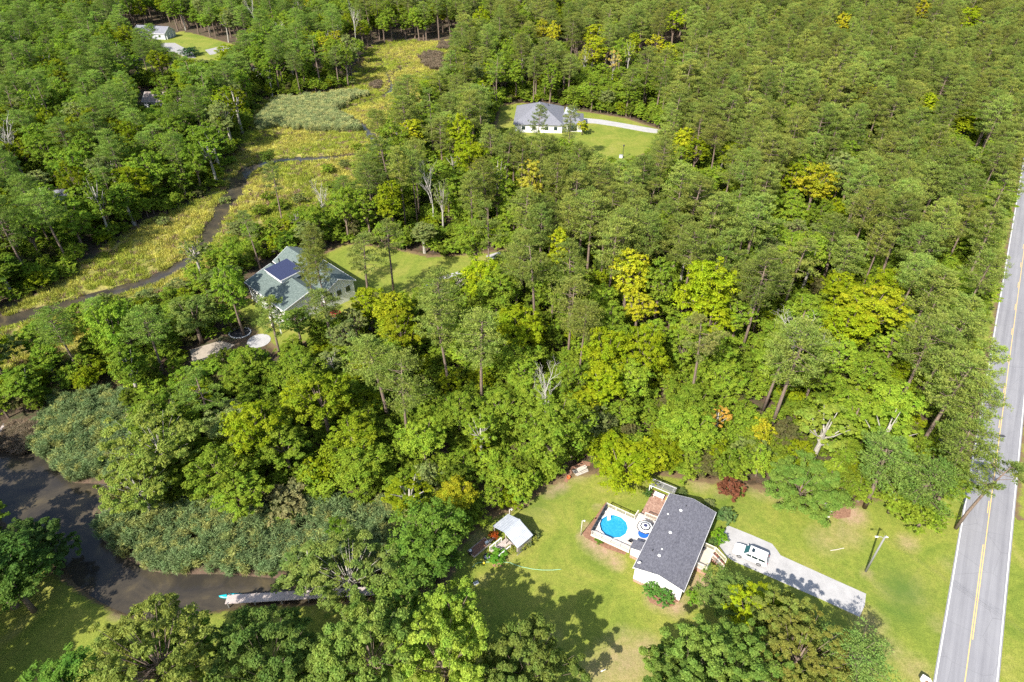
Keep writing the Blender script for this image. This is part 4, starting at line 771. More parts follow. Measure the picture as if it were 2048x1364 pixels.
cl = MB().box((-4.85, -3.56, 1.72), (1.56, 1.5, 1.85)).build('closet_wall', M['siding'], home); MB().box((-4.85, -3.56, .38), (1.52, 1.46, .84)).build('closet_base', M['brick'], home)
MB().slab((-5.78, -4.45, 2.68), (-3.98, -4.45, 3.02), (-3.98, -2.7, 3.02), (-5.78, -2.7, 2.68), .08).build('closet_roof', M['grey_shingle'], home)
d_ = tag(empty('satellite_dish', home.matrix_world @ Vector((0, 0, 0)), 0), 'small white satellite dish on the near left corner of the grey roof', 'antenna')
g = Matrix.Translation(home.location) @ Matrix.Rotation(HRZ, 4, 'Z') @ Vector((-3.45, -7.1, rz_(3.45))); d_.location = g
MB().tube([(0, 0, 0), (0, .1, .5)], .025, 6).tube([(0, .1, .5), (.35, -.3, .55)], .02, 5).build('mast', M['grey'], d_)
n = 12; P = [(0, -.1, .55)] + [(.3 * math.cos(2 * math.pi * k / n), -.16 - .04, .55 + .26 * math.sin(2 * math.pi * k / n)) for k in range(n)]
MB().add(P, [(0, 1 + k, 1 + (k + 1) % n) for k in range(n)]).build('dish', M['vent'], d_)

# pool deck
deck = tag(empty('pool_deck', home.location, HRZ), 'pale wooden deck with railings around the round pool', 'deck')
dp = [(-12.4, -4.2), (-12.45, 2.15), (-7.35, 2.05), (-7.28, 3.45), (-3.95, 3.6), (-3.95, -2.6), (-5.85, -2.7), (-5.9, -4.15)]
PC, PR = (-9.85, -.95), 2.42
fl = MB(); mlt = MB()     # boards laid across the deck, butted round the pool
def clip_rows():
    y = -4.15
    while y < 3.5:
        x0 = -12.4 if y < 2.05 else -7.28; x1 = -3.95 if y > -2.65 else -5.88; segs = [(x0, x1)]
        dy = abs(y + .07 - PC[1])
        if dy < PR + .12:
            h_ = math.sqrt((PR + .12) ** 2 - dy * dy); segs = [(x0, PC[0] - h_), (PC[0] + h_, x1)]
        for a, b_ in segs:
            if b_ - a > .05: yield a, b_, y
        y += .145
for k, (a, b_, y) in enumerate(clip_rows()):
    fl.box(((a + b_) / 2, y + .07, 1.08 + .004 * (k % 3)), (b_ - a, .135, .04))
f_o = fl.build('deck_boards', M['deck'], deck); f_o['kind'] = 'stuff'
js = MB()
for a, b_ in ((dp[0], dp[1]), (dp[1], dp[2]), (dp[2], dp[3]), (dp[6], dp[7]), (dp[7], dp[0])):
    l_ = math.dist(a, b_); an = math.atan2(b_[1] - a[1], b_[0] - a[0]); js.box(((a[0] + b_[0]) / 2, (a[1] + b_[1]) / 2, .92), (l_, .05, .26), an)
js.build('rim_joist', M['beige_rail'], deck)
def railing(parent, a, b_, z, h=.95, mat='white', post=1.6, bal=.13, nm='railing'):
    a, b_ = Vector(a), Vector(b_); l_ = (b_ - a).length; an = math.atan2(b_[1] - a[1], b_[0] - a[0]); n_ = max(1, round(l_ / post)); za, zb = (z if hasattr(z, '__len__') else (z, z))
    for k in range(n_ + 1):
        q = a.lerp(b_, k / n_); zz = za + (zb - za) * k / n_; MB().box((q[0], q[1], zz + h / 2 - .05), (.1, .1, h + .12), an).build('post', M[mat], parent)
    r1 = MB(); 
    for hh, ww in ((h, .13), (.12, .07)): r1.slab((a[0], a[1], za + hh), (b_[0], b_[1], zb + hh), (b_[0] - ww * math.sin(an), b_[1] + ww * math.cos(an), zb + hh), (a[0] - ww * math.sin(an), a[1] + ww * math.cos(an), za + hh), .05)
    ro_ = r1.build('rail', M[mat], parent); bl = MB(); n_ = int(l_ / bal)
    for k in range(1, n_):
        q = a.lerp(b_, k / n_); zz = za + (zb - za) * k / n_; bl.box((q[0], q[1], zz + h / 2 + .04), (.035, .035, h - .14), an)
    bo = bl.build('balusters', M[mat], parent); bo['kind'] = 'stuff'; return ro_
railing(deck, (-12.38, 2.1, 0), (-7.4, 2.0, 0), 1.1, .95, 'beige_rail'); railing(deck, (-12.3, -4.15, 0), (-5.95, -4.1, 0), 1.1, .95, 'rail'); railing(deck, (-12.38, -4.1, 0), (-12.42, 2.05, 0), 1.1, .95, 'screen')
railing(deck, (-7.4, 2.0, 0), (-7.33, 3.4, 0), 1.1, .95, 'beige_rail'); railing(deck, (-6.2, 3.5, 0), (-4.1, 3.6, 0), 1.1, .95, 'beige_rail')
sc_ = MB(); yy = np.linspace(-4.1, 2.05, 16)
for k in range(15):
    dx0, dx1 = .10 * math.sin(k * 2.3), .10 * math.sin((k + 1) * 2.3); sc_.slab((-12.2 + dx0 * .4, yy[k], 1.15), (-12.2 + dx1 * .4, yy[k + 1], 1.15), (-12.28 + dx1, yy[k + 1], 2.08), (-12.28 + dx0, yy[k], 2.08), .02)
sc_.build('privacy_screen', M['screen'], deck)
MB().box((-12.38, 2.1, 1.6), (.12, .12, 1.3)).build('corner_post', M['rail'], deck)
st = MB()
for k in range(3): st.box((-6.7 , 3.75 + .28 * k, .86 - .26 * k), (1.1, .3, .06))
st.build('stairs', M['deck'], deck)
# pool
pool = tag(empty('swimming_pool', home.matrix_world @ Vector((0, 0, 0)), HRZ), 'round above ground pool of bright blue water set in the deck', 'swimming pool')
pool.location = Matrix.Translation(home.location) @ Matrix.Rotation(HRZ, 4, 'Z') @ Vector((PC[0], PC[1], 0))
n = 12; a0 = math.pi / 12 + .1
def ring(ri, ro, z0, z1):
    P = []; F = []
    for k in range(n):
        a = a0 + 2 * math.pi * k / n; ca, sa = math.cos(a), math.sin(a); P += [(ri * ca, ri * sa, z0), (ro * ca, ro * sa, z0), (ro * ca, ro * sa, z1), (ri * ca, ri * sa, z1)]
    for k in range(n):
        j = (k + 1) % n; 
        for q in range(4): F.append((4 * k + q, 4 * j + q, 4 * j + (q + 1) % 4, 4 * k + (q + 1) % 4))
    return P, F
MB().add(*ring(2.30, 2.58, 1.13, 1.21)).build('rim', M['white'], pool); MB().add(*ring(2.36, 2.44, .0, 1.125)).build('pool_wall', M['poolwall'], pool)
MB().prism([(2.35 * math.cos(a0 + 2 * math.pi * k / n), 2.35 * math.sin(a0 + 2 * math.pi * k / n)) for k in range(n)], .1, .72).build('water', M['poolwater'], pool)
ld = tag(empty('pool_ladder', (0, 0, 0), HRZ), 'white ladder hooked over the far rim of the round pool', 'ladder'); mw = Matrix.Translation(home.location) @ Matrix.Rotation(HRZ, 4, 'Z')
lp = mw.inverted() @ G(1216, 1031, 1.2); ld.location = mw @ Vector((lp.x, lp.y, 0)); ld.rotation_euler[2] = HRZ + math.atan2(PC[1] - lp.y, PC[0] - lp.x) - math.pi / 2
for sx_ in (-.27, .27): MB().tube([(sx_, -.6, 1.1), (sx_, -.5, 1.9), (sx_, -.15, 2.0), (sx_, .15, 1.8), (sx_, .55, .5)], .035, 6).build('side_rail', M['white'], ld)
for k in range(5): MB().box((0, .10 + .1 * k, 1.6 - .22 * k), (.5, .18, .04)).build('tread', M['white'], ld)
# parasol over the table
def at_home(x, y, z=0): return mw @ Vector((x, y, z))
um = tag(empty('parasol', at_home(-5.05, .1, 1.1), HRZ), 'open parasol with navy and white rings on the pool deck', 'parasol')
MB().tube([(0, 0, 0), (0, 0, 2.35)], .03, 8).build('pole', M['grey'], um)
def prad(q): return [(q * 1.38 * math.cos(math.pi / 8 + k * math.pi / 4), q * 1.38 * math.sin(math.pi / 8 + k * math.pi / 4), 2.35 - .52 * q ** 1.3) for k in range(8)]
cuts = [(.0, .24, 'navy'), (.24, .46, 'canvas'), (.46, .63, 'charcoal'), (.63, .88, 'canvas'), (.88, 1.0, 'charcoal')]
cm = MB(); 
for q0, q1, mt in cuts:
    A, B2 = prad(q0), prad(q1); mi = {'navy': 0, 'canvas': 1, 'charcoal': 2}[mt]
    for k in range(8):
        j = (k + 1) % 8
        if q0 == 0: cm.add([(0, 0, 2.36), B2[k], B2[j]], [(0, 1, 2)], mi)
        else: cm.add([A[k], B2[k], B2[j], A[j]], [(0, 1, 2, 3)], mi)
cm.build('canopy', [M['navy'], M['canvas'], M['charcoal']], um)
for k in range(8):
    a = math.pi / 8 + k * math.pi / 4; MB().tube([(0, 0, 2.28), (1.34 * math.cos(a), 1.34 * math.sin(a), 1.81)], .012, 4).build('rib', M['grey'], um)
tb_ = tag(empty('patio_table', at_home(-5.05, .1, 1.1), HRZ), 'round blue covered table standing under the ringed parasol', 'table')
n = 16; MB().prism([(.85 * math.cos(6.283 * k / n), .85 * math.sin(6.283 * k / n) - .45) for k in range(n)], .68, .74).build('tabletop', M['blue'], tb_)
MB().tube([(0, -.45, 0), (0, -.45, .68)], [.3, .06], 8).build('leg', M['blue'], tb_)
def chair(x, y, rz, lab, z=1.1, mat='charcoal', grp='deck chairs by the parasol', recline=.5):
    c_ = tag(empty('deck_chair', at_home(x, y, z), HRZ + rz), lab, 'chair', grp)
    MB().box((0, 0, .38), (.55, .55, .05)).build('seat', M[mat], c_); MB().slab((-.27, .27, .40), (.27, .27, .40), (.27, .27 + recline, 1.0), (-.27, .27 + recline, 1.0), .04).build('backrest', M[mat], c_)
    for sx_ in (-.25, .25):
        for sy in (-.24, .24): MB().tube([(sx_, sy, 0), (sx_, sy, .38)], .02, 5).build('leg', M['dark'], c_)
        MB().tube([(sx_ * 1.15, -.25, .6), (sx_ * 1.15, .35, .62)], .02, 5).build('armrest', M['dark'], c_)
    return c_
chair(-5.7, 1.5, .3, 'beige chair on the deck beyond the ringed parasol', mat='wood'); chair(-4.6, 1.9, -.5, 'beige chair against the wall beyond the ringed parasol', mat='wood')
chair(-6.35, -2.3, 2.9, 'dark sling chair nearest the pool on the deck'); chair(-5.2, -2.1, 3.4, 'dark sling chair close to the small closet roof')
bx_ = tag(empty('storage_box', at_home(-4.5, -2.2, 1.1), HRZ), 'low dark grey box on the deck against the home wall', 'box'); MB().box((0, 0, .3), (.75, .8, .6)).build('body', M['grey'], bx_); MB().box((0, 0, .63), (.82, .86, .05)).build('lid', M['charcoal'], bx_)
# patio beside the home with its pergola
tag(MB().prism([tuple(at_home(*q)[:2]) for q in ((-7.15, 4.2), (-7.1, 10.4), (-3.7, 10.5), (-3.7, 3.7))], -.05, .08).build('patio', M['pavers']), kind='structure')
pg = tag(empty('pergola', home.location, HRZ), 'slatted white pergola at the far corner of the home', 'pergola')
for x in (-7.5, -3.6):
    for y in (9.0, 10.5): MB().box((x, y, 1.25), (.12, .12, 2.5)).build('post', M['white'], pg)
for y in (8.98, 10.52): MB().box((-5.5, y, 2.52), (4.3, .07, .16)).build('beam', M['white'], pg)
for k in range(8): MB().box((-5.5, 8.95 + .228 * k, 2.64 + .003 * (k % 2)), (4.4, .10, .05)).build('slat', M['pole'], pg)
for x in (-7.3, -5.5, -3.7): MB().box((x, 9.75, 2.58), (.06, 1.6, .07)).build('crossbar', M['white'], pg)
tb2 = tag(empty('garden_table', at_home(-5.75, 9.2, .08), HRZ), 'white rectangular table on the patio below the pergola', 'table')
MB().box((0, 0, .72), (1.7, .9, .06)).build('tabletop', M['canvas'], tb2)
for sx_ in (-.75, .75):
    for sy in (-.35, .35): MB().box((sx_, sy, .35), (.07, .07, .69)).build('leg', M['white'], tb2)
def lathe(name, prof, mat, parent, n=14, smooth=True):
    P = [(r_ * math.cos(6.2832 * k / n), r_ * math.sin(6.2832 * k / n), z_) for r_, z_ in prof for k in range(n)]
    F = [(i * n + k, i * n + (k + 1) % n, (i + 1) * n + (k + 1) % n, (i + 1) * n + k) for i in range(len(prof) - 1) for k in range(n)]
    return MB().add(P, F).build(name, mat, parent, smooth)
def bucket(loc, lab, mat, cat='bucket', r_=.2, h=.35, nm='bucket', hollow=True):
    b_ = tag(empty(nm, loc), lab, cat); lathe('body', [(.01, .01), (r_ * .8, 0), (r_, h), (r_ * .93, h), (r_ * .75, h * .3), (.01, h * .25)], M[mat], b_)
    MB().tube([(-r_, 0, h), (-r_ * .6, 0, h * 1.3), (r_ * .6, 0, h * 1.3), (r_, 0, h)], .01, 4).build('handle', M['dark'], b_); return b_
bucket(at_home(-4.4, 9.4, .08), 'yellow bucket on the patio between white table and home', 'yellow', r_=.24, h=.4)
# porch with steps
po = tag(empty('front_porch', home.location, HRZ), 'brick porch with concrete floor and steps facing the driveway', 'porch')
MB().box((4.72, .72, .42), (1.9, 4.2, .96)).build('base', M['brick'], po); MB().box((4.72, .72, .93), (1.98, 4.28, .06)).build('floor', M['porch'], po)
railing(po, (3.8, -1.33, 0), (5.6, -1.33, 0), .96, .95, 'beige_rail'); railing(po, (5.62, -1.3, 0), (5.62, 1.5, 0), .96, .95, 'beige_rail', bal=.2); railing(po, (3.8, 2.78, 0), (5.6, 2.78, 0), .96, .95, 'beige_rail')
for k in range(5): MB().box((5.92 + .38 * k, 2.1 - .12 * k, .40 - .09 * k), (.40, 1.25, .80 - .17 * k)).build('step', M['brick'], po)
railing(po, (5.7, 2.85, 0), (7.7, 2.25, 0), (.9, .15), .95, 'beige_rail'); railing(po, (5.7, 1.38, 0), (7.7, .85, 0), (.9, .15), .95, 'beige_rail')
gr = tag(empty('kettle_grill', at_home(4.1, 1.9, .96), 0), 'dark kettle grill on the porch against the home wall', 'grill'); lathe('bowl', [(.02, .45), (.2, .5), (.29, .65), (.29, .72), (.22, .88), (.02, .95)], M['dark'], gr)
for k in range(3): MB().tube([(.15 * math.cos(k * 2.1), .15 * math.sin(k * 2.1), .5), (.3 * math.cos(k * 2.1), .3 * math.sin(k * 2.1), 0)], .015, 5).build('leg', M['grey'], gr)
# white estate car
car = tag(empty('parked_car', (37.42, 60.93, .07), math.atan2(.494, -.87)), 'white four door off road estate car parked on the driveway', 'car')
def loft(sts, mi=0):
    mb = MB(); P = []; n_ = 8
    for x, hb, zb, hm, zm, ht, zt in sts: P += [(x, -hb, zb), (x, -hm, zm), (x, -hm * .99, (zm + zt) / 2 + .05 * (zt - zm)), (x, -ht, zt), (x, ht, zt), (x, hm * .99, (zm + zt) / 2 + .05 * (zt - zm)), (x, hm, zm), (x, hb, zb)]
    for i in range(len(sts) - 1):
        for k in range(n_): mb.add([], []); mb.f.append((i * n_ + k, i * n_ + (k + 1) % n_, (i + 1) * n_ + (k + 1) % n_, (i + 1) * n_ + k)); mb.m.append(mi)
    mb.v = [tuple(p) for p in P]; mb.f += [tuple(range(n_))[::-1], tuple(range(len(P) - n_, len(P)))]; mb.m += [mi, mi]; mb.f = [f_[::-1] for f_ in mb.f]; return mb
body = loft([(-2.56, .86, .42, .92, .62, .90, 1.08), (-2.45, .92, .36, .99, .62, .96, 1.15), (-1.2, .94, .33, 1.0, .65, .97, 1.17), (.6, .94, .33, 1.0, .65, .96, 1.16), (1.0, .94, .33, 1.0, .65, .93, 1.16), (1.9, .93, .34, .99, .65, .88, 1.09), (2.4, .88, .38, .94, .62, .80, 1.0), (2.55, .78, .42, .84, .60, .70, .86)])
body.build('body', M['carwhite'], car, True, 0).data.polygons.foreach_set('use_smooth', [False] * len(body.f))
cab = loft([(-2.50, .90, 1.12, .90, 1.15, .86, 1.25), (-2.30, .93, 1.12, .90, 1.4, .74, 1.84), (-2.0, .94, 1.12, .90, 1.45, .75, 1.90), (.15, .94, 1.12, .90, 1.45, .74, 1.90), (.35, .94, 1.12, .89, 1.42, .73, 1.86), (1.02, .92, 1.12, .90, 1.14, .84, 1.18)])
cab.build('cabin', M['carwhite'], car)
MB().slab((1.04, -.80, 1.21), (1.04, .80, 1.21), (.38, .68, 1.87), (.38, -.68, 1.87), -.02).build('windscreen', M['windscreen'], car)
MB().slab((-2.535, .74, 1.27), (-2.535, -.74, 1.27), (-2.345, -.64, 1.80), (-2.345, .64, 1.80), -.02).build('rear_window', M['glass'], car)
for sy in (-1, 1):
    for x0, x1, x0t, x1t in ((-.15, .82, -.12, .36), (-1.12, -.24, -1.1, -.21), (-2.25, -1.22, -2.15, -1.2)):
        q = [(x0, sy * .945, 1.20), (x1, sy * .945, 1.20), (x1t, sy * .915, 1.68), (x0t, sy * .915, 1.68)]
        MB().slab(*(q if sy < 0 else q[::-1]), .04).build('side_window', M['glass'], car)
    for x in (-1.48, 1.49):
        wh = MB().tube([(x, sy * .78, .40), (x, sy * 1.02, .40)], .40, 20).build('wheel', M['tyre'], car, False); ri = MB().tube([(x, sy * 1.0, .40), (x, sy * 1.03, .40)], .26, 16).build('rim', M['rim'], wh)
        sp2 = MB()
        for k in range(5):
            a = k * 1.2566; sp2.box((x + .13 * math.cos(a), sy * 1.035, .40 + .13 * math.sin(a)), (.05, .012, .05))
        sp2.build('hub', M['dark'], wh)
        MB().tube([(x + .50 * math.cos(k * math.pi / 8), sy * .985, .40 + .47 * math.sin(k * math.pi / 8)) for k in range(9)], .05, 5).build('wheel_arch', M['carwhite'], car)
    MB().box((2.42, sy * .66, .86), (.22, .32, .17)).build('headlight', M['lamp'], car); MB().box((-2.54, sy * .82, 1.02), (.12, .16, .42)).build('tail_light', M['tail'], car)
    MB().box((.78, sy * 1.08, 1.24), (.14, .2, .16)).build('mirror', M['carwhite'], car, bevel=.03); MB().tube([(-2.1, sy * .66, 1.93), (-1.9, sy * .66, 1.97), (-.2, sy * .66, 1.97), (0, sy * .66, 1.91)], .025, 6).build('roof_rail', M['grey'], car)
    for x in (.05, -.95): MB().box((x, sy * 1.0, 1.02), (.18, .03, .04)).build('door_handle', M['grey'], car)
    MB().box((-.2, sy * .995, .36), (2.2, .06, .08)).build('running_board', M['grey'], car)
for x in (-.55, -1.75): MB().box((x, 0, 1.945), (.06, 1.3, .03)).build('roof_bar', M['grey'], car)
MB().box((-.18, 0, 1.905), (.45, .78, .02)).build('sunroof', M['glass'], car); MB().box((2.55, 0, .70), (.05, 1.0, .26)).build('grille', M['dark'], car); MB().box((2.55, 0, .48), (.16, 1.66, .2)).build('front_bumper', M['carwhite'], car, bevel=.03); MB().box((-2.58, 0, .52), (.16, 1.74, .22)).build('rear_bumper', M['carwhite'], car, bevel=.03); MB().box((-2.60, 0, .88), (.03, .34, .16)).build('number_plate', M['grey'], car)
# utility pole, wires, small poles
up = tag(empty('utility_pole', G(1731, 1143)), 'leaning grey utility pole with street lamp on the front lawn', 'utility pole')
MB().tube([(0, 0, -.3), (0, 0, 8.9)], [.17, .12], 10).build('shaft', M['pole'], up, True)
MB().tube([(0, 0, 8.3), (-.5, .1, 8.6), (-1.0, .15, 8.55)], .035, 6).build('arm', M['grey'], up); MB().box((-1.1, .16, 8.52), (.45, .22, .12), 0).build('lamp_head', M['vent'], up, bevel=.03)
MB().box((.25, 0, 8.6), (.5, .12, .1)).tube([(.3, .15, 8.3), (.3, .15, 8.65)], .08, 8).build('insulator', M['vent'], up)
wd = (G(1990, 1210) - G(1758, 1060)).normalized(); pb = G(1731, 1143)
for k in range(3):
    a = pb + Vector((.1, 0, 8.2 + .25 * k)); pts = [a + wd * (60 * q) + Vector((0, 0, -2.2 * q * (1 - q) * 1.2 - .002)) for q in np.linspace(0, 1, 16)]
    w_ = MB().tube(pts, .008, 4).build('overhead_wire', M['dark']); tag(w_, ['lowest', 'middle', 'uppermost'][k] + ' overhead wire running from the utility pole across the road', 'wire', 'overhead wires')
def small_pole(px, py, h, lab):
    q = tag(empty('lamp_pole', G(px, py)), lab, 'lamp pole'); MB().tube([(0, 0, -.1), (0, 0, h)], [.07, .05], 8).build('shaft', M['rail'], q, True); MB().tube([(0, 0, h - .1), (.35, 0, h + .08)], .02, 5).build('arm', M['grey'], q)
    lathe('lamp_shade', [(.02, h + .06), (.1, h + .02), (.16, h - .12), (.15, h - .14)], M['vent'], q).location = (.35, 0, 0)
small_pole(1161.5, 1071, 3.9, 'short pale lamp pole on the grass left of the pool deck'); small_pole(1019, 1046, 3.6, 'pale lamp pole rising behind the metal roofed shed')
pl_ = tag(empty('lamp_post', G(1245, 318)), 'dark post lamp at the near edge of the far lawn', 'lamp post'); MB().tube([(0, 0, 0), (0, 0, 4.6)], .09, 6).build('shaft', M['dark'], pl_); lathe('lantern', [(.1, 4.6), (.28, 4.7), (.32, 5.1), (.05, 5.3)], M['dark'], pl_, 8)
ub = tag(empty('utility_box', G(1246, 316)), 'pale utility box at the foot of the far post lamp', 'box'); MB().box((-.7, .2, .5), (1.3, .8, 1.0)).build('cabinet', M['vent'], ub, bevel=.05); MB().box((-.7, .2, 1.03), (1.4, .9, .06)).build('lid', M['grey'], ub)
# mailbox-like white sign at the lower edge, sticks, tar patch
mbx = tag(empty('white_sign', G(1846, 1372)), 'white gabled board on a post at the bottom edge beside the road', 'sign')
MB().box((0, 0, .5), (.12, .12, 1.3)).build('post', M['white'], mbx); P = [(-.7, -.55), (.7, -.55), (.7, .35), (.0, .95), (-.7, .35)]; MB().prism(P, 1.15, 1.27).build('board', M['white'], mbx); MB().prism([(-.28, -.4), (.28, -.4), (.2, .12), (-.2, .12)], 1.275, 1.29).build('emblem', M['brownwood'], mbx)
def rod(px0, py0, px1, py1, r_, mat, nm, lab, cat, z=.08):
    return tag(MB().tube([G(px0, py0, z), G((px0 + px1) / 2, (py0 + py1) / 2 + .4, z), G(px1, py1, z)], r_, 6).build(nm, M[mat]), lab, cat)
rod(1661, 1101, 1688, 1096, .06, 'log', 'fallen_stick', 'long pale stick lying on the front lawn left of the pole', 'stick')
o_ = MB().prism([tuple((G(2004, 872) + Vector((a * .9, b_ * .6, 0)))[:2]) for a, b_ in ((-.6, -.3), (0, -.7), (.7, -.3), (.5, .4), (-.1, .6), (-.7, .3))], .051, .057).build('tar_patch', M['tar']); tag(o_, kind='structure')
# the open shed and what stands round it
SRZ = R(-45.6); shed = tag(empty('open_shed', (.05, 64.3, 0), SRZ), 'open wooden shed with pale corrugated metal roof on the lawn', 'shed')
def corr(x0, z0, x1, z1, y0, y1, nm='roof'):
    mb = MB(); n_ = 26
    for k in range(n_):
        ya, yb = y0 + (y1 - y0) * k / n_, y0 + (y1 - y0) * (k + 1) / n_; dz0, dz1 = .03 * (k % 2), .03 * ((k + 1) % 2); mb.add([(x0, ya, z0 + dz0), (x1, ya, z1 + dz0), (x1, yb, z1 + dz1), (x0, yb, z0 + dz1)], [(0, 1, 2, 3)])
        mb.add([(x0, ya, z0 + dz0 - .02), (x1, ya, z1 + dz0 - .02), (x1, yb, z1 + dz1 - .02), (x0, yb, z0 + dz1 - .02)], [(3, 2, 1, 0)])
    return mb.build(nm, M['tin'], shed)
corr(-2.75, 2.35, -.12, 3.38, -1.75, 1.75, 'roof_sheet'); corr(-.12, 3.38, 2.95, 2.3, -1.75, 1.75, 'roof_sheet'); MB().slab((-.3, -1.77, 3.36), (-.12, -1.77, 3.43), (-.12, 1.77, 3.43), (-.3, 1.77, 3.36), .02).slab((-.12, -1.77, 3.43), (.08, -1.77, 3.36), (.08, 1.77, 3.36), (-.12, 1.77, 3.43), .02).build('ridge_cap', M['tin'], shed)
for x in (-2.55, .1, 2.7):
    for y in (-1.55, 1.55): MB().box((x, y, 1.15 if abs(x) > 1 else 1.65), (.12, .12, 2.3 if abs(x) > 1 else 3.3)).build('post', M['wood'], shed)
for k in range(14): MB().box((2.75, -1.5 + .225 * k, 1.1), (.04, .20, 2.1)).build('board', M['wood'], shed)
for k in range(22): MB().box((-2.3 + .225 * k, 1.62, 1.1), (.20, .04, 2.1)).build('board', M['wood'], shed)
for k in range(16): MB().box((.3 + 0 * k, -4.1 + .22 * k, .32), (2.0, .19, .05)).build('floorboard', M['wood'], shed)
railing(shed, (-.75, -4.2, 0), (-.75, -1.7, 0), .34, .9, 'white', 1.3, .3); railing(shed, (1.35, -4.2, 0), (1.35, -1.7, 0), .34, .9, 'white', 1.3, .3)
be = tag(empty('garden_bed', (-5.2, 62.6, 0), SRZ), 'raised garden bed of brown planks left of the metal roofed shed', 'garden bed')
for x in (-.75, .75): MB().box((x, 0, .18), (.06, 3.6, .36)).build('plank', M['wood'], be)
for y in (-1.8, 1.8): MB().box((0, y, .18), (1.56, .06, .36)).build('plank', M['wood'], be)
MB().box((0, 0, .15), (1.4, 3.5, .2)).build('soil', M['mulch'], be)
be2 = tag(empty('garden_bench', tuple(G(981, 1085)), SRZ), 'narrow pale plank bench with jars left of the shed steps', 'bench'); MB().box((0, 0, .5), (.4, 2.1, .05)).build('seat', M['wood'], be2)
for y in (-.9, .9): MB().box((0, y, .24), (.35, .06, .47)).build('leg', M['wood'], be2)
for k, (y, mt, nm) in enumerate(((-.8, 'grey', 'cooler'), (-.2, 'vent', 'jug'), (.5, 'vent', 'flower_pot'))):
    q = tag(empty(nm, be2.location + Matrix.Rotation(SRZ, 3, 'Z') @ Vector((0, y, .525))), ['grey cooler on the near end of the plank bench', 'white jug in the middle of the plank bench', 'white flower pot on the far end of the plank bench'][k], nm.replace('_', ' '))
    if nm == 'cooler': MB().box((0, 0, .18), (.5, .36, .36), .6).build('body', M[mt], q, bevel=.03); MB().box((0, 0, .385), (.54, .4, .05), .6).build('lid', M['vent'], q)
    else: lathe('body', [(.01, 0), (.12, 0), (.16, .22), (.12, .3), (.02, .3)], M[mt], q); lathe('lid' if nm == 'jug' else 'rim', [(.06, .3), (.17, .31), (.17, .34), (.02, .35)], M['grey'], q, 10)
def prow(k): return Matrix.Translation((0, 0, 0))
def pot(px, py, lab, mat, r_, h, nm='plant_pot', cat='pot'):
    q = tag(empty(nm, G(px, py)), lab, cat); lathe('pot', [(.01, 0), (r_ * .7, 0), (r_, h), (r_ * .88, h), (r_ * .85, h * .8), (.01, h * .8)], M[mat], q); return q
q = pot(988, 1076, 'round orange leaved plant in a pot between bed and shed', 'rust', .55, .5, 'potted_plant', 'potted plant')
me_ = PROTO['shrub'][0]['crown']; c_ = link('foliage', me_, q); c_.scale = (.36, .36, .3); c_.location = (0, 0, .3); c_['tint'] = [.50, .13, .02]
fr = tag(empty('fire_ring', G(974, 1116)), 'black drum fire ring with pale ash right of the tree line', 'fire pit'); lathe('drum', [(.55, 0), (.58, .5), (.5, .5), (.48, .12)], M['dark'], fr, 18); lathe('ash', [(.48, .12), (.3, .2), (.02, .22)], M['vent'], fr, 10)
fr2 = tag(empty('black_barrel', G(941, 1108)), 'black barrel with pale top in the shade of the trees', 'barrel'); lathe('drum', [(.01, 0), (.3, 0), (.32, .45), (.3, .9), (.01, .92)], M['dark'], fr2); lathe('lid', [(.24, .92), (.25, .98), (.01, 1.0)], M['vent'], fr2)
yb_ = tag(empty('yellow_ball', G(968, 1127)), 'bright yellow ball at the start of the garden hose', 'ball'); lathe('skin', [(.01, 0), (.15, .06), (.2, .2), (.15, .34), (.01, .4)], M['yellow'], yb_)
bp = tag(empty('brick_pile', G(995, 1130)), 'low pile of red bricks below the spiky plant', 'bricks'); rr = random.Random(4)
bme = MB().box((0, 0, 0), (.22, .11, .07)).mesh('brick', M['brick'])
for k in range(26): b_ = link('brick', bme, bp); b_.location = (rr.uniform(-.75, .75), rr.uniform(-.3, .3), .04 + .07 * (k % 3)); b_.rotation_euler[2] = rr.uniform(0, 3)
hp = [(945,1134),(950,1128),(958,1125),(975,1124),(1000,1124),(1020,1125),(1028,1129),(1045,1134),(1065,1138),(1085,1140),(1105,1140),(1123,1138.5)]
hv = [G(*q, .09) for q in hp]; hv2 = []
for i in range(len(hv) - 1):
    for k in range(4): hv2.append(hv[i].lerp(hv[i + 1], k / 4))
tag(MB().tube(hv2 + [hv[-1]], .032, 5).build('garden_hose', M['hose'], None, True), 'pale green garden hose snaking across the lawn below the shed', 'hose')
gb = tag(empty('floor_lamp_box', G(952, 1167), .5), 'small grey box lying alone on the shaded lawn', 'box'); gb.name = 'valve_box'; MB().box((0, 0, .12), (.75, .5, .24)).build('body', M['vent'], gb, bevel=.03); MB().box((0, 0, .255), (.6, .36, .02)).build('lid', M['grey'], gb)
pvc = tag(MB().tube([G(1202, 1343, .1), G(1206, 1341, .3), G(1211, 1339, .1)], .06, 6).build('broken_pipe', M['vent']), 'white bent pipe piece on bare ground near the bottom edge', 'pipe')
bucket(G(1137, 957), 'round red bucket at the lawn edge left of the log pile', 'rust', r_=.33, h=.5)
rr = random.Random(9)
lg = tag(empty('log_pile', G(1162, 942), .5), 'pile of grey logs and stones at the far lawn edge', 'log pile')
for k in range(9):
    y = -.6 + .16 * k; MB().tube([(-1.3 + rr.uniform(-.2, .2), y, .12 + .12 * (k % 2)), (1.2 + rr.uniform(-.4, .3), y + rr.uniform(-.1, .1), .14 + .12 * (k % 2))], rr.uniform(.08, .15), 7).build('log', M['log'] if k % 3 else M['stone'], lg)
MB().slab((-1.6, .8, .05), (1.5, .85, .05), (1.4, 1.5, .35), (-1.4, 1.4, .3), .1).build('bark_heap', M['mulch'], lg)
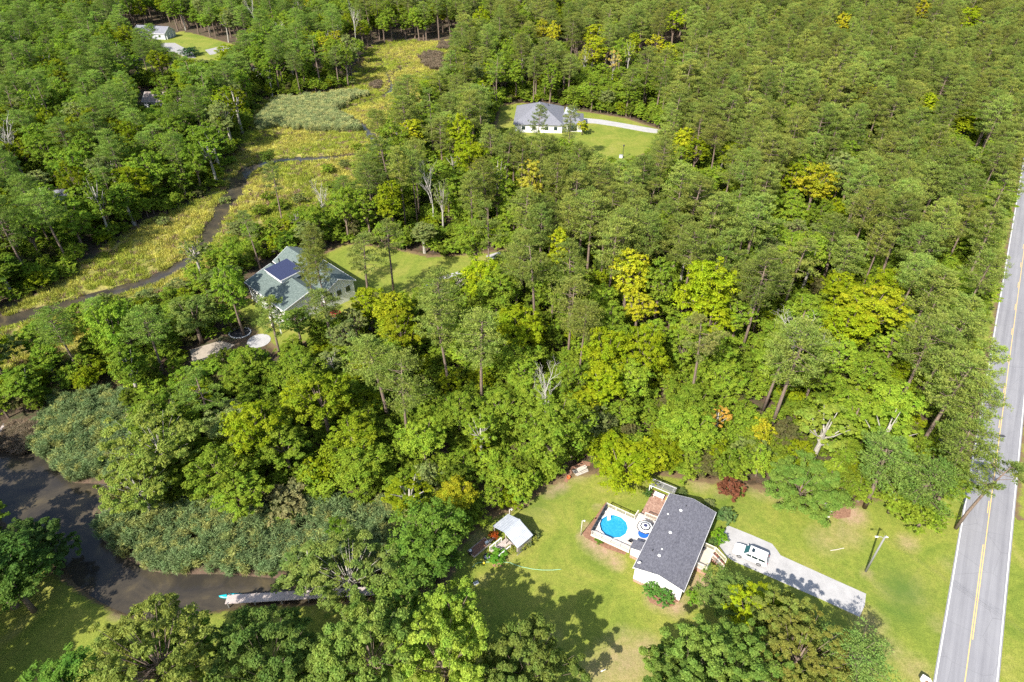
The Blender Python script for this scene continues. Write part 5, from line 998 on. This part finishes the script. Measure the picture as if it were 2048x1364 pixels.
def rock(nm, loc, s_, lab, mat='stone', seed=1, grp=None):
    r0 = random.Random(seed); P = [Vector(p) for p in ((-1, -.8, 0), (1, -.7, 0), (1.1, .8, 0), (-.9, 1, 0), (-.7, -.5, .8), (.6, -.55, .9), (.7, .5, .75), (-.6, .6, 1.0), (0, -1.15, .4), (0, 1.2, .4))]
    P = [Vector((p.x * s_ * r0.uniform(.85, 1.2), p.y * s_ * r0.uniform(.8, 1.2), p.z * s_ * r0.uniform(.6, 1))) for p in P]
    o_ = MB().add(P, [(4, 5, 6, 7), (0, 8, 4), (8, 5, 4), (8, 1, 5), (1, 2, 6, 5), (2, 9, 6), (9, 7, 6), (9, 3, 7), (3, 0, 4, 7)]).build(nm, M[mat]); o_.location = loc; return tag(o_, lab, 'stone', grp)
for k, (px, py, s_, lab) in enumerate([(1654, 1012, .5, 'largest pale stone at the foot of the lawn edge trees'), (1648, 1028, .28, 'low pale stone nearest the lawn by the tree line'), (1657, 1033, .22, 'smallest of the pale stones on the lawn edge'), (1661, 1022, .3, 'flat pale stone right of the largest one')]): rock('pale_stone', G(px, py), s_, lab, seed=k)
# beds of bark, stumps
def bed(pts, z=.075): tag(MB().prism([tuple(G(*q)[:2]) for q in pts], -.03, z).build('mulch_bed', M['mulch']), kind='structure')
bed([(1287,1180),(1300,1205),(1325,1216),(1348,1212),(1352,1202),(1320,1190)]); bed([(1653,1028),(1660,1016),(1685,1010),(1702,1020),(1700,1034),(1675,1038)]); bed([(1178,1052),(1212,1004),(1214,1012),(1183,1068),(1215,1084),(1255,1102),(1250,1110),(1212,1097),(1170,1075),(1164,1066)])
bed([(1128,962),(1140,940),(1165,922),(1182,925),(1180,932),(1160,934),(1143,948),(1134,966)])
# small plants near the homes
def plant(px, py, H, Rr, tint, lab, z=0, kind='shrub', i=0, nm='garden_shrub', cat='shrub'):
    pr = PROTO[kind][i]; r_ = tag(empty(nm, G(px, py, z), px * .7), lab, cat); r_.scale = (Rr / pr['R'],) * 2 + (H / pr['H'],); c_ = link('crown', pr['crown'], r_); c_['tint'] = [k * 1.5 for k in tint]; link('stem', pr['trunk'], r_)
plant(1302, 1191, 3.3, 1.4, (.11, .22, .04), 'left round green shrub against the white gable wall'); plant(1328, 1207, 3.3, 1.45, (.10, .21, .04), 'right round green shrub against the white gable wall', i=1); plant(1385, 1204, 2.4, 1.25, (.14, .23, .02), 'clipped yellow green shrub at the right corner of the home')
plant(1436, 1080, 2.0, 1.5, (.14, .25, .015), 'clipped bright green shrub between home and driveway', i=1); plant(1424, 1092, 1.6, .8, (.10, .16, .04), 'spiky small plant left of the clipped bright shrub'); plant(1448, 1042, 2.6, 1.7, (.12, .19, .06), 'loose shrub with pink blooms at the driveway corner', i=1)
plant(1197, 1085, 1.0, .7, (.10, .18, .02), 'small dark round shrub at the left corner of the deck'); plant(1457, 990, 3.4, 2.5, (.15, .055, .03), 'dark red leaved maple shrub on the lawn beyond the home', i=1, nm='red_maple', cat='shrub'); plant(1294, 992, 1.6, .8, (.08, .15, .03), 'leafy plant left of the patio'); plant(1362, 992, 1.4, 1.1, (.13, .17, .05), 'first low shrub behind the far wall of the home'); plant(1418, 1010, 1.3, .9, (.15, .17, .06), 'second low shrub behind the far wall of the home')
plant(995, 1118, 1.7, 1.7, (.10, .22, .02), 'spiky green plant in front of the shed steps', i=1)
for k, (px, py) in enumerate(((1030, 1106), (1038, 1103), (1047, 1098), (1056, 1092), (1064, 1083), (1070, 1076), (1022, 1104))):
    plant(px, py, 1.3 + .2 * (k % 3), .75, ((.17, .2, .07) if k % 2 else (.25, .26, .05)), '%s leafy plant counted from %s along the shed wall' % (('first', 'second', 'third', 'fourth', 'fifth', 'sixth', 'corner')[k], 'the near corner'), i=k % 2)
plant(683, 1078, 4.5, 2.0, (.09, .15, .01), 'small dark green cedar standing among the reeds', kind='sapling', nm='cedar_shrub')
plant(380, 112, 4.5, 5.5, (.04, .09, .03), 'dark round bush beside the grey drive at top left', kind='sapling', i=1)
# dock and kayak
dk = tag(empty('dock', G(455, 1198, 0), 0), 'long weathered wooden dock along the lower creek', 'dock'); a = G(452, 1199, .3); b_ = G(770, 1180, .3); dkl = (b_ - a).length; dk.location = (a.x, a.y, 0); dk.rotation_euler[2] = math.atan2(b_.y - a.y, b_.x - a.x)
plk = MB().box((0, 0, 0), (.141, 1.45, .045)).mesh('plank', M['wood']); nn_ = int(dkl / .15)
for k in range(nn_): o_ = link('plank', plk, dk); o_.location = (.1 + .15 * k, rr.uniform(-.02, .02), .30 + rr.uniform(-.004, .004)); o_.rotation_euler[2] = rr.uniform(-.006, .006)
for sy in (-.6, .6): MB().box((dkl / 2, sy, .2), (dkl, .07, .16)).build('joist', M['wood'], dk)
for k in range(6):
    for sy in (-.66, .66): MB().tube([(.4 + k * dkl / 6, sy, -1.8), (.4 + k * dkl / 6, sy, .45)], .09, 7).build('pile', M['pole'], dk)
ky = tag(empty('kayak', (*G(462, 1191.5, -.6)[:2], -.78), .08), 'turquoise kayak moored at the near end of the dock', 'kayak')
P = []; sts = [(-1.75, .03, .30), (-1.5, .17, .26), (-1.0, .31, .22), (-.3, .38, .2), (.4, .38, .2), (1.0, .30, .22), (1.5, .16, .27), (1.75, .03, .32)]
for x, hw_, zt in sts: P += [(x, -hw_ * .5, .0), (x, -hw_, zt * .7), (x, -hw_ * .85, zt + .06), (x, 0, zt + (.12 if abs(x) > 1 else .03)), (x, hw_ * .85, zt + .06), (x, hw_, zt * .7), (x, hw_ * .5, .0)]
F = [(i * 7 + k, i * 7 + (k + 1) % 7, (i + 1) * 7 + (k + 1) % 7, (i + 1) * 7 + k) for i in range(7) for k in range(7)]; MB().add(P, F + [tuple(range(7)), tuple(range(49, 56))]).build('hull', M['teal'], ky, True)
MB().box((-.15, 0, .30), (.4, .42, .06)).build('seat', M['dark'], ky, bevel=.02); MB().slab((-.38, -.2, .3), (-.38, .2, .3), (-.48, .2, .6), (-.48, -.2, .6), .04).build('backrest', M['dark'], ky); MB().box((.75, 0, .28), (.25, .2, .03)).build('hatch', M['canvas'], ky)
rp = tag(empty('mooring_post', G(2, 862)), 'weathered post and plank of a landing at the left edge', 'post'); MB().box((0, 0, .2), (.5, 2.6, .08), .2).build('plank', M['wood'], rp)
for y in (-1.1, 1.1): MB().tube([(.1, y, -1.6), (.1, y, .8)], .1, 7).build('post', M['pole'], rp)

# ------------------------------------------------------------------ house with the green roof
GRZ = R(-44); gh = tag(empty('green_roofed_house', (-65.0, 134.4, 0), GRZ), 'raised white house with green shingle roofs and a dark solar array', 'house'); gl = loc_of(gh)
def gable(parent, x0, x1, y0, y1, ze, zr, rmat, ov=.5, th=.12, wallz=0, wmat='siding', yr=None, nm='wall'):
    yr = (y0 + y1) / 2 if yr is None else yr; k0 = (zr - ze) / (yr - y0 + ov); zz = lambda y: zr - abs(yr - y) * ((zr - ze) / ((yr - y0 + ov) if y < yr else (y1 - yr + ov))) - th * 1.3
    P = []
    for x in (x0, x1): P += [(x, y0, wallz), (x, y1, wallz), (x, y1, zz(y1)), (x, yr, zz(yr)), (x, y0, zz(y0))]
    MB().add(P, [(0, 1, 2, 3, 4), (9, 8, 7, 6, 5), (1, 0, 5, 6), (2, 1, 6, 7), (3, 2, 7, 8), (4, 3, 8, 9), (0, 4, 9, 5)]).build(nm, M[wmat], parent)
    r_ = MB().slab((x0 - ov, y0 - ov, ze), (x1 + ov, y0 - ov, ze), (x1 + ov, yr, zr), (x0 - ov, yr, zr), th).slab((x0 - ov, yr, zr), (x1 + ov, yr, zr), (x1 + ov, y1 + ov, ze), (x0 - ov, y1 + ov, ze), th).build('roof', M[rmat], parent)
    f = MB()
    for x in (x0 - ov - .03, x1 + ov + .03): f.slab((x - .03, y0 - ov, ze), (x + .03, y0 - ov, ze), (x + .03, yr, zr), (x - .03, yr, zr), .2).slab((x - .03, yr, zr), (x + .03, yr, zr), (x + .03, y1 + ov, ze), (x - .03, y1 + ov, ze), .2)
    for y in (y0 - ov - .03, y1 + ov + .03): f.box(((x0 + x1) / 2, y, ze - .09), (x1 - x0 + 2 * ov + .12, .06, .2))
    f.build('fascia', M['white'], parent); return r_
def win(parent, x, y, z, w_, h, ax='y', s_=-1, fm='white'):
    if ax == 'y': f = MB().box((x, y + s_ * .03, z), (w_ + .2, .08, h + .2)).build('window', M[fm], parent); MB().box((x, y + s_ * .08, z), (w_, .03, h)).build('pane', M['glass'], f)
    else: f = MB().box((x + s_ * .03, y, z), (.08, w_ + .2, h + .2)).build('window', M[fm], parent); MB().box((x + s_ * .08, y, z), (.03, w_, h)).build('pane', M['glass'], f)
gable(gh, -3.6, 18.3, 10.4, 18.8, 5.0, 7.4, 'green_shingle', .5)
gable(gh, .5, 17.5, .5, 10.35, 5.0, 7.1, 'green_shingle', .5, yr=7.5)
for k in range(3): win(gh, 1.7 + 1.05 * k, .5, 3.6, .6, 1.5)
for k in range(4): win(gh, 8.2 + 2.2 * k, .5, 3.4, 1.2, 1.4)
for y in (3.0, 6.5): win(gh, .5, y, 3.5, 1.0, 1.4, 'x')
for y in (12, 14.5, 17): win(gh, 18.3, y, 3.4, 1.2, 1.5, 'x', 1)
for x in (6, 10, 14): win(gh, x, 18.8, 3.4, 1.2, 1.4, 'y', 1)
dm = MB(); x0, x1, y0, y1 = 2.4, 9.6, 5.0, 11.0
dm.add([(x0, y0, 6.1), (x1, y0, 6.1), (x1, y1, 6.6), (x0, y1, 6.6), (x0, y0, 7.35), (x1, y0, 7.35), (x1, y1, 7.75), (x0, y1, 7.75)], [(3, 2, 1, 0), (4, 5, 6, 7), (0, 1, 5, 4), (1, 2, 6, 5), (2, 3, 7, 6), (3, 0, 4, 7)]); dm.build('dormer_wall', M['siding'], gh)
for k in range(5): win(gh, 3.2 + 1.35 * k, y0, 6.95, .55, .45)
MB().slab((x0 - .25, y0 - .4, 7.40), (x1 + .25, y0 - .4, 7.40), (x1 + .25, y1, 7.84), (x0 - .25, y1, 7.84), .1).build('dormer_roof', M['white'], gh)
sp = MB(); npn = 14
sa = tag(empty('solar_array', gh.location, GRZ), 'dark blue solar panels in rows on the dormer roof', 'solar panels')
for k in range(npn):
    xa = x0 - .15 + (x1 - x0 + .3) * k / npn; xb = xa + (x1 - x0 + .3) / npn - .07; MB().slab((xa, y0 - .3, 7.50), (xb, y0 - .3, 7.50), (xb, y1 - .1, 7.92), (xa, y1 - .1, 7.92), .05).build('solar_panel', M['panel'], sa)
MB().slab((x0 - .2, y0 - .35, 7.43), (x1 + .2, y0 - .35, 7.43), (x1 + .2, y1 - .05, 7.87), (x0 - .2, y1 - .05, 7.87), .02).build('rack', M['grey'], sa)
MB().tube([(-.4, 10.0, 5.2), (-.4, 10.0, 7.2)], .16, 8).build('flue', M['dark'], gh)
MB().box((16.6, -.9, 2.75), (4.6, 2.6, .15)).build('balcony_floor', M['deck'], gh); railing(gh, (14.4, -2.1, 0), (18.8, -2.1, 0), 2.85, 1.0, 'white', 1.5, .25); railing(gh, (18.8, -2.1, 0), (18.8, .4, 0), 2.85, 1.0, 'white', 1.5, .25)
for x in (14.5, 18.7): MB().box((x, -2.0, 1.35), (.2, .2, 2.7)).build('post', M['white'], gh)
rmp = MB().prism([(18.9, 9.5), (18.9, 11.3), (23.5, 10.2), (23.5, 8.4)], -.05, .1).build('walkway', M['concrete'], gh)
def white_patio(pts, nm='patio', mt='concrete'): tag(MB().prism([tuple(G(*q)[:2]) for q in pts], -.05, .09).build(nm, M[mt]), kind='structure')
g = G(518, 682); tag(MB().prism([(g.x + 2.6 * math.cos(k * .3927), g.y + 2.6 * math.sin(k * .3927)) for k in range(16)], -.05, .1).build('patio', M['concrete']), kind='structure')
white_patio([(640,648),(700,640),(760,632),(770,655),(700,672),(650,672)]); white_patio([(845,573),(868,560),(876,566),(852,580)], 'path'); white_patio([(870,556),(930,540),(934,546),(876,563)], 'path'); white_patio([(972,512),(1000,503),(1004,512),(980,520)], 'path'); white_patio([(380,700),(440,682),(470,690),(425,720),(385,725)], 'sand_patch', 'sand')
fp = tag(empty('fire_pit', G(480, 666)), 'round dark fire pit circle with white stone rim', 'fire pit'); gg = [(2.3 * math.cos(k * .2618), 1.9 * math.sin(k * .2618)) for k in range(24)]
MB().prism(gg, .02, .11).build('gravel', M['charcoal'], fp); kb = MB().box((0, 0, 0), (.5, .16, .2)).mesh('rim_stone', M['vent'])
for k in range(24): o_ = link('stone', kb, fp); o_.location = (2.4 * math.cos(k * .2618), 2.0 * math.sin(k * .2618), .1); o_.rotation_euler[2] = k * .2618 + math.pi / 2
for nm, px, py, mt, lab in (('red_parasol', 672, 634, 'red', 'closed in red parasol glimpsed through the pines'),):
    q = tag(empty(nm, G(px, py + 8)), 'dark red parasol glimpsed through pines by the green roofed house', 'parasol'); MB().tube([(0, 0, 0), (0, 0, 2.6)], .04, 6).build('pole', M['grey'], q)
    P = [(0, 0, 2.7)] + [(1.6 * math.cos(k * math.pi / 4), 1.6 * math.sin(k * math.pi / 4), 2.15) for k in range(8)]; MB().add(P, [(0, 1 + k, 1 + (k + 1) % 8) for k in range(8)]).build('canopy', M['red'], q)
pc = tag(empty('parked_car', G(455, 1188) * 0 + G(702, 668), .4), 'pale car glimpsed under the trees below the red parasol', 'car'); MB().box((0, 0, .65), (4.4, 1.8, .7)).build('body', M['carwhite'], pc, bevel=.15); MB().box((-.2, 0, 1.2), (2.3, 1.5, .5), 0, 0, .82).build('cabin', M['glass'], pc); MB().box((-.2, 0, 1.47), (1.8, 1.2, .04)).build('roof', M['carwhite'], pc)
for x in (-1.4, 1.4):
    for sy in (-.85, .85): MB().tube([(x, sy - .1, .33), (x, sy + .1, .33)], .33, 12).build('wheel', M['tyre'], pc)
# ------------------------------------------------------------------ hip roofed house and the half hidden ones
def hip(parent, x0, x1, y0, y1, ze, zr, rmat, ov=.6, inset=8, base=0, wmat='siding'):
    MB().box(((x0 + x1) / 2, (y0 + y1) / 2, (ze + base) / 2 - .05), (x1 - x0, y1 - y0, ze - base - .1)).build('wall', M[wmat], parent)
    a, b_, c_, d2_ = (x0 - ov, y0 - ov, ze), (x1 + ov, y0 - ov, ze), (x1 + ov, y1 + ov, ze), (x0 - ov, y1 + ov, ze); ym = (y0 + y1) / 2; e, f = (x0 + inset, ym, zr), (x1 - inset, ym, zr); lo = lambda p: (p[0], p[1], p[2] - .18)
    MB().add([a, b_, c_, d2_, e, f, lo(a), lo(b_), lo(c_), lo(d2_)], [(0, 1, 5, 4), (1, 2, 5), (2, 3, 4, 5), (3, 0, 4), (0, 6, 7, 1), (1, 7, 8, 2), (2, 8, 9, 3), (3, 9, 6, 0), (9, 8, 7, 6)]).build('roof', M[rmat], parent)
h2 = tag(empty('hip_roofed_house', (14.2, 262, 0), R(-4)), 'white house under a broad grey hip roof above the far lawn', 'house')
hip(h2, -12.5, 6, -10, 12, 3.3, 8.6, 'far_shingle', .6, 9.5); hip(h2, 6.1, 14, -8, 4, 3.2, 5.6, 'far_shingle', .5, 3.8)
for x in (-9, -5, 0, 3.5): win(h2, x, -10, 1.8, 1.4, 1.4)
win(h2, 10, -8, 1.4, 3.6, 2.3)
MB().slab((6.6, -1.0, 4.9), (11.2, -1.0, 4.6), (11.8, 3.2, 5.3), (7.4, 3.2, 6.1), .2).build('metal_porch_roof', M['tin'], h2)
for k in range(5): MB().tube([(-3.5 + k * .9, 2.5 + .4 * (k % 2), 6.6), (-3.5 + k * .9, 2.5 + .4 * (k % 2), 7.4)], .18, 6).build('flue', M['dark'], h2)
def far_house(px0, px1, py, z, depth, ze, zr, rmat, wmat, lab, rz=0):
    a, b_ = G(px0, py, z), G(px1, py, z); w_ = (b_ - a).length; q = tag(empty('far_house', ((a.x + b_.x) / 2, (a.y + b_.y) / 2, 0), rz), lab, 'house')
    gable(q, -w_ / 2, w_ / 2, 0, depth, ze, zr, rmat, .4, wmat=wmat)
    for k in range(3): win(q, -w_ / 3 + k * w_ / 3, 0, 1.8, 1.3, 1.3)
    return q
far_house(286, 362, 203, 3.2, 9, 3.2, 6.0, 'brown_shingle', 'grey_siding', 'brown roofed house mostly hidden by trees at upper left')
q = far_house(262, 332, 66, 3.2, 10, 3.2, 6.2, 'far_shingle', 'grey_siding', 'grey roofed house with columns at the top left', R(-12))
w2 = (G(332, 66, 3.2) - G(262, 66, 3.2)).length / 2; 
for k in range(3): MB().box((w2 + .5, 1 + 3 * k, 1.5), (.3, .3, 3.0)).build('column', M['white'], q)
far_house(66, 140, 408, 3.5, 9, 3.4, 6.0, 'far_shingle', 'siding', 'pale house glimpsed through the trees at the left edge', R(15))
far_house(505, 545, 150, 3.0, 8, 3.0, 5.0, 'far_shingle', 'siding', 'small grey roof half hidden above the marsh', R(10))
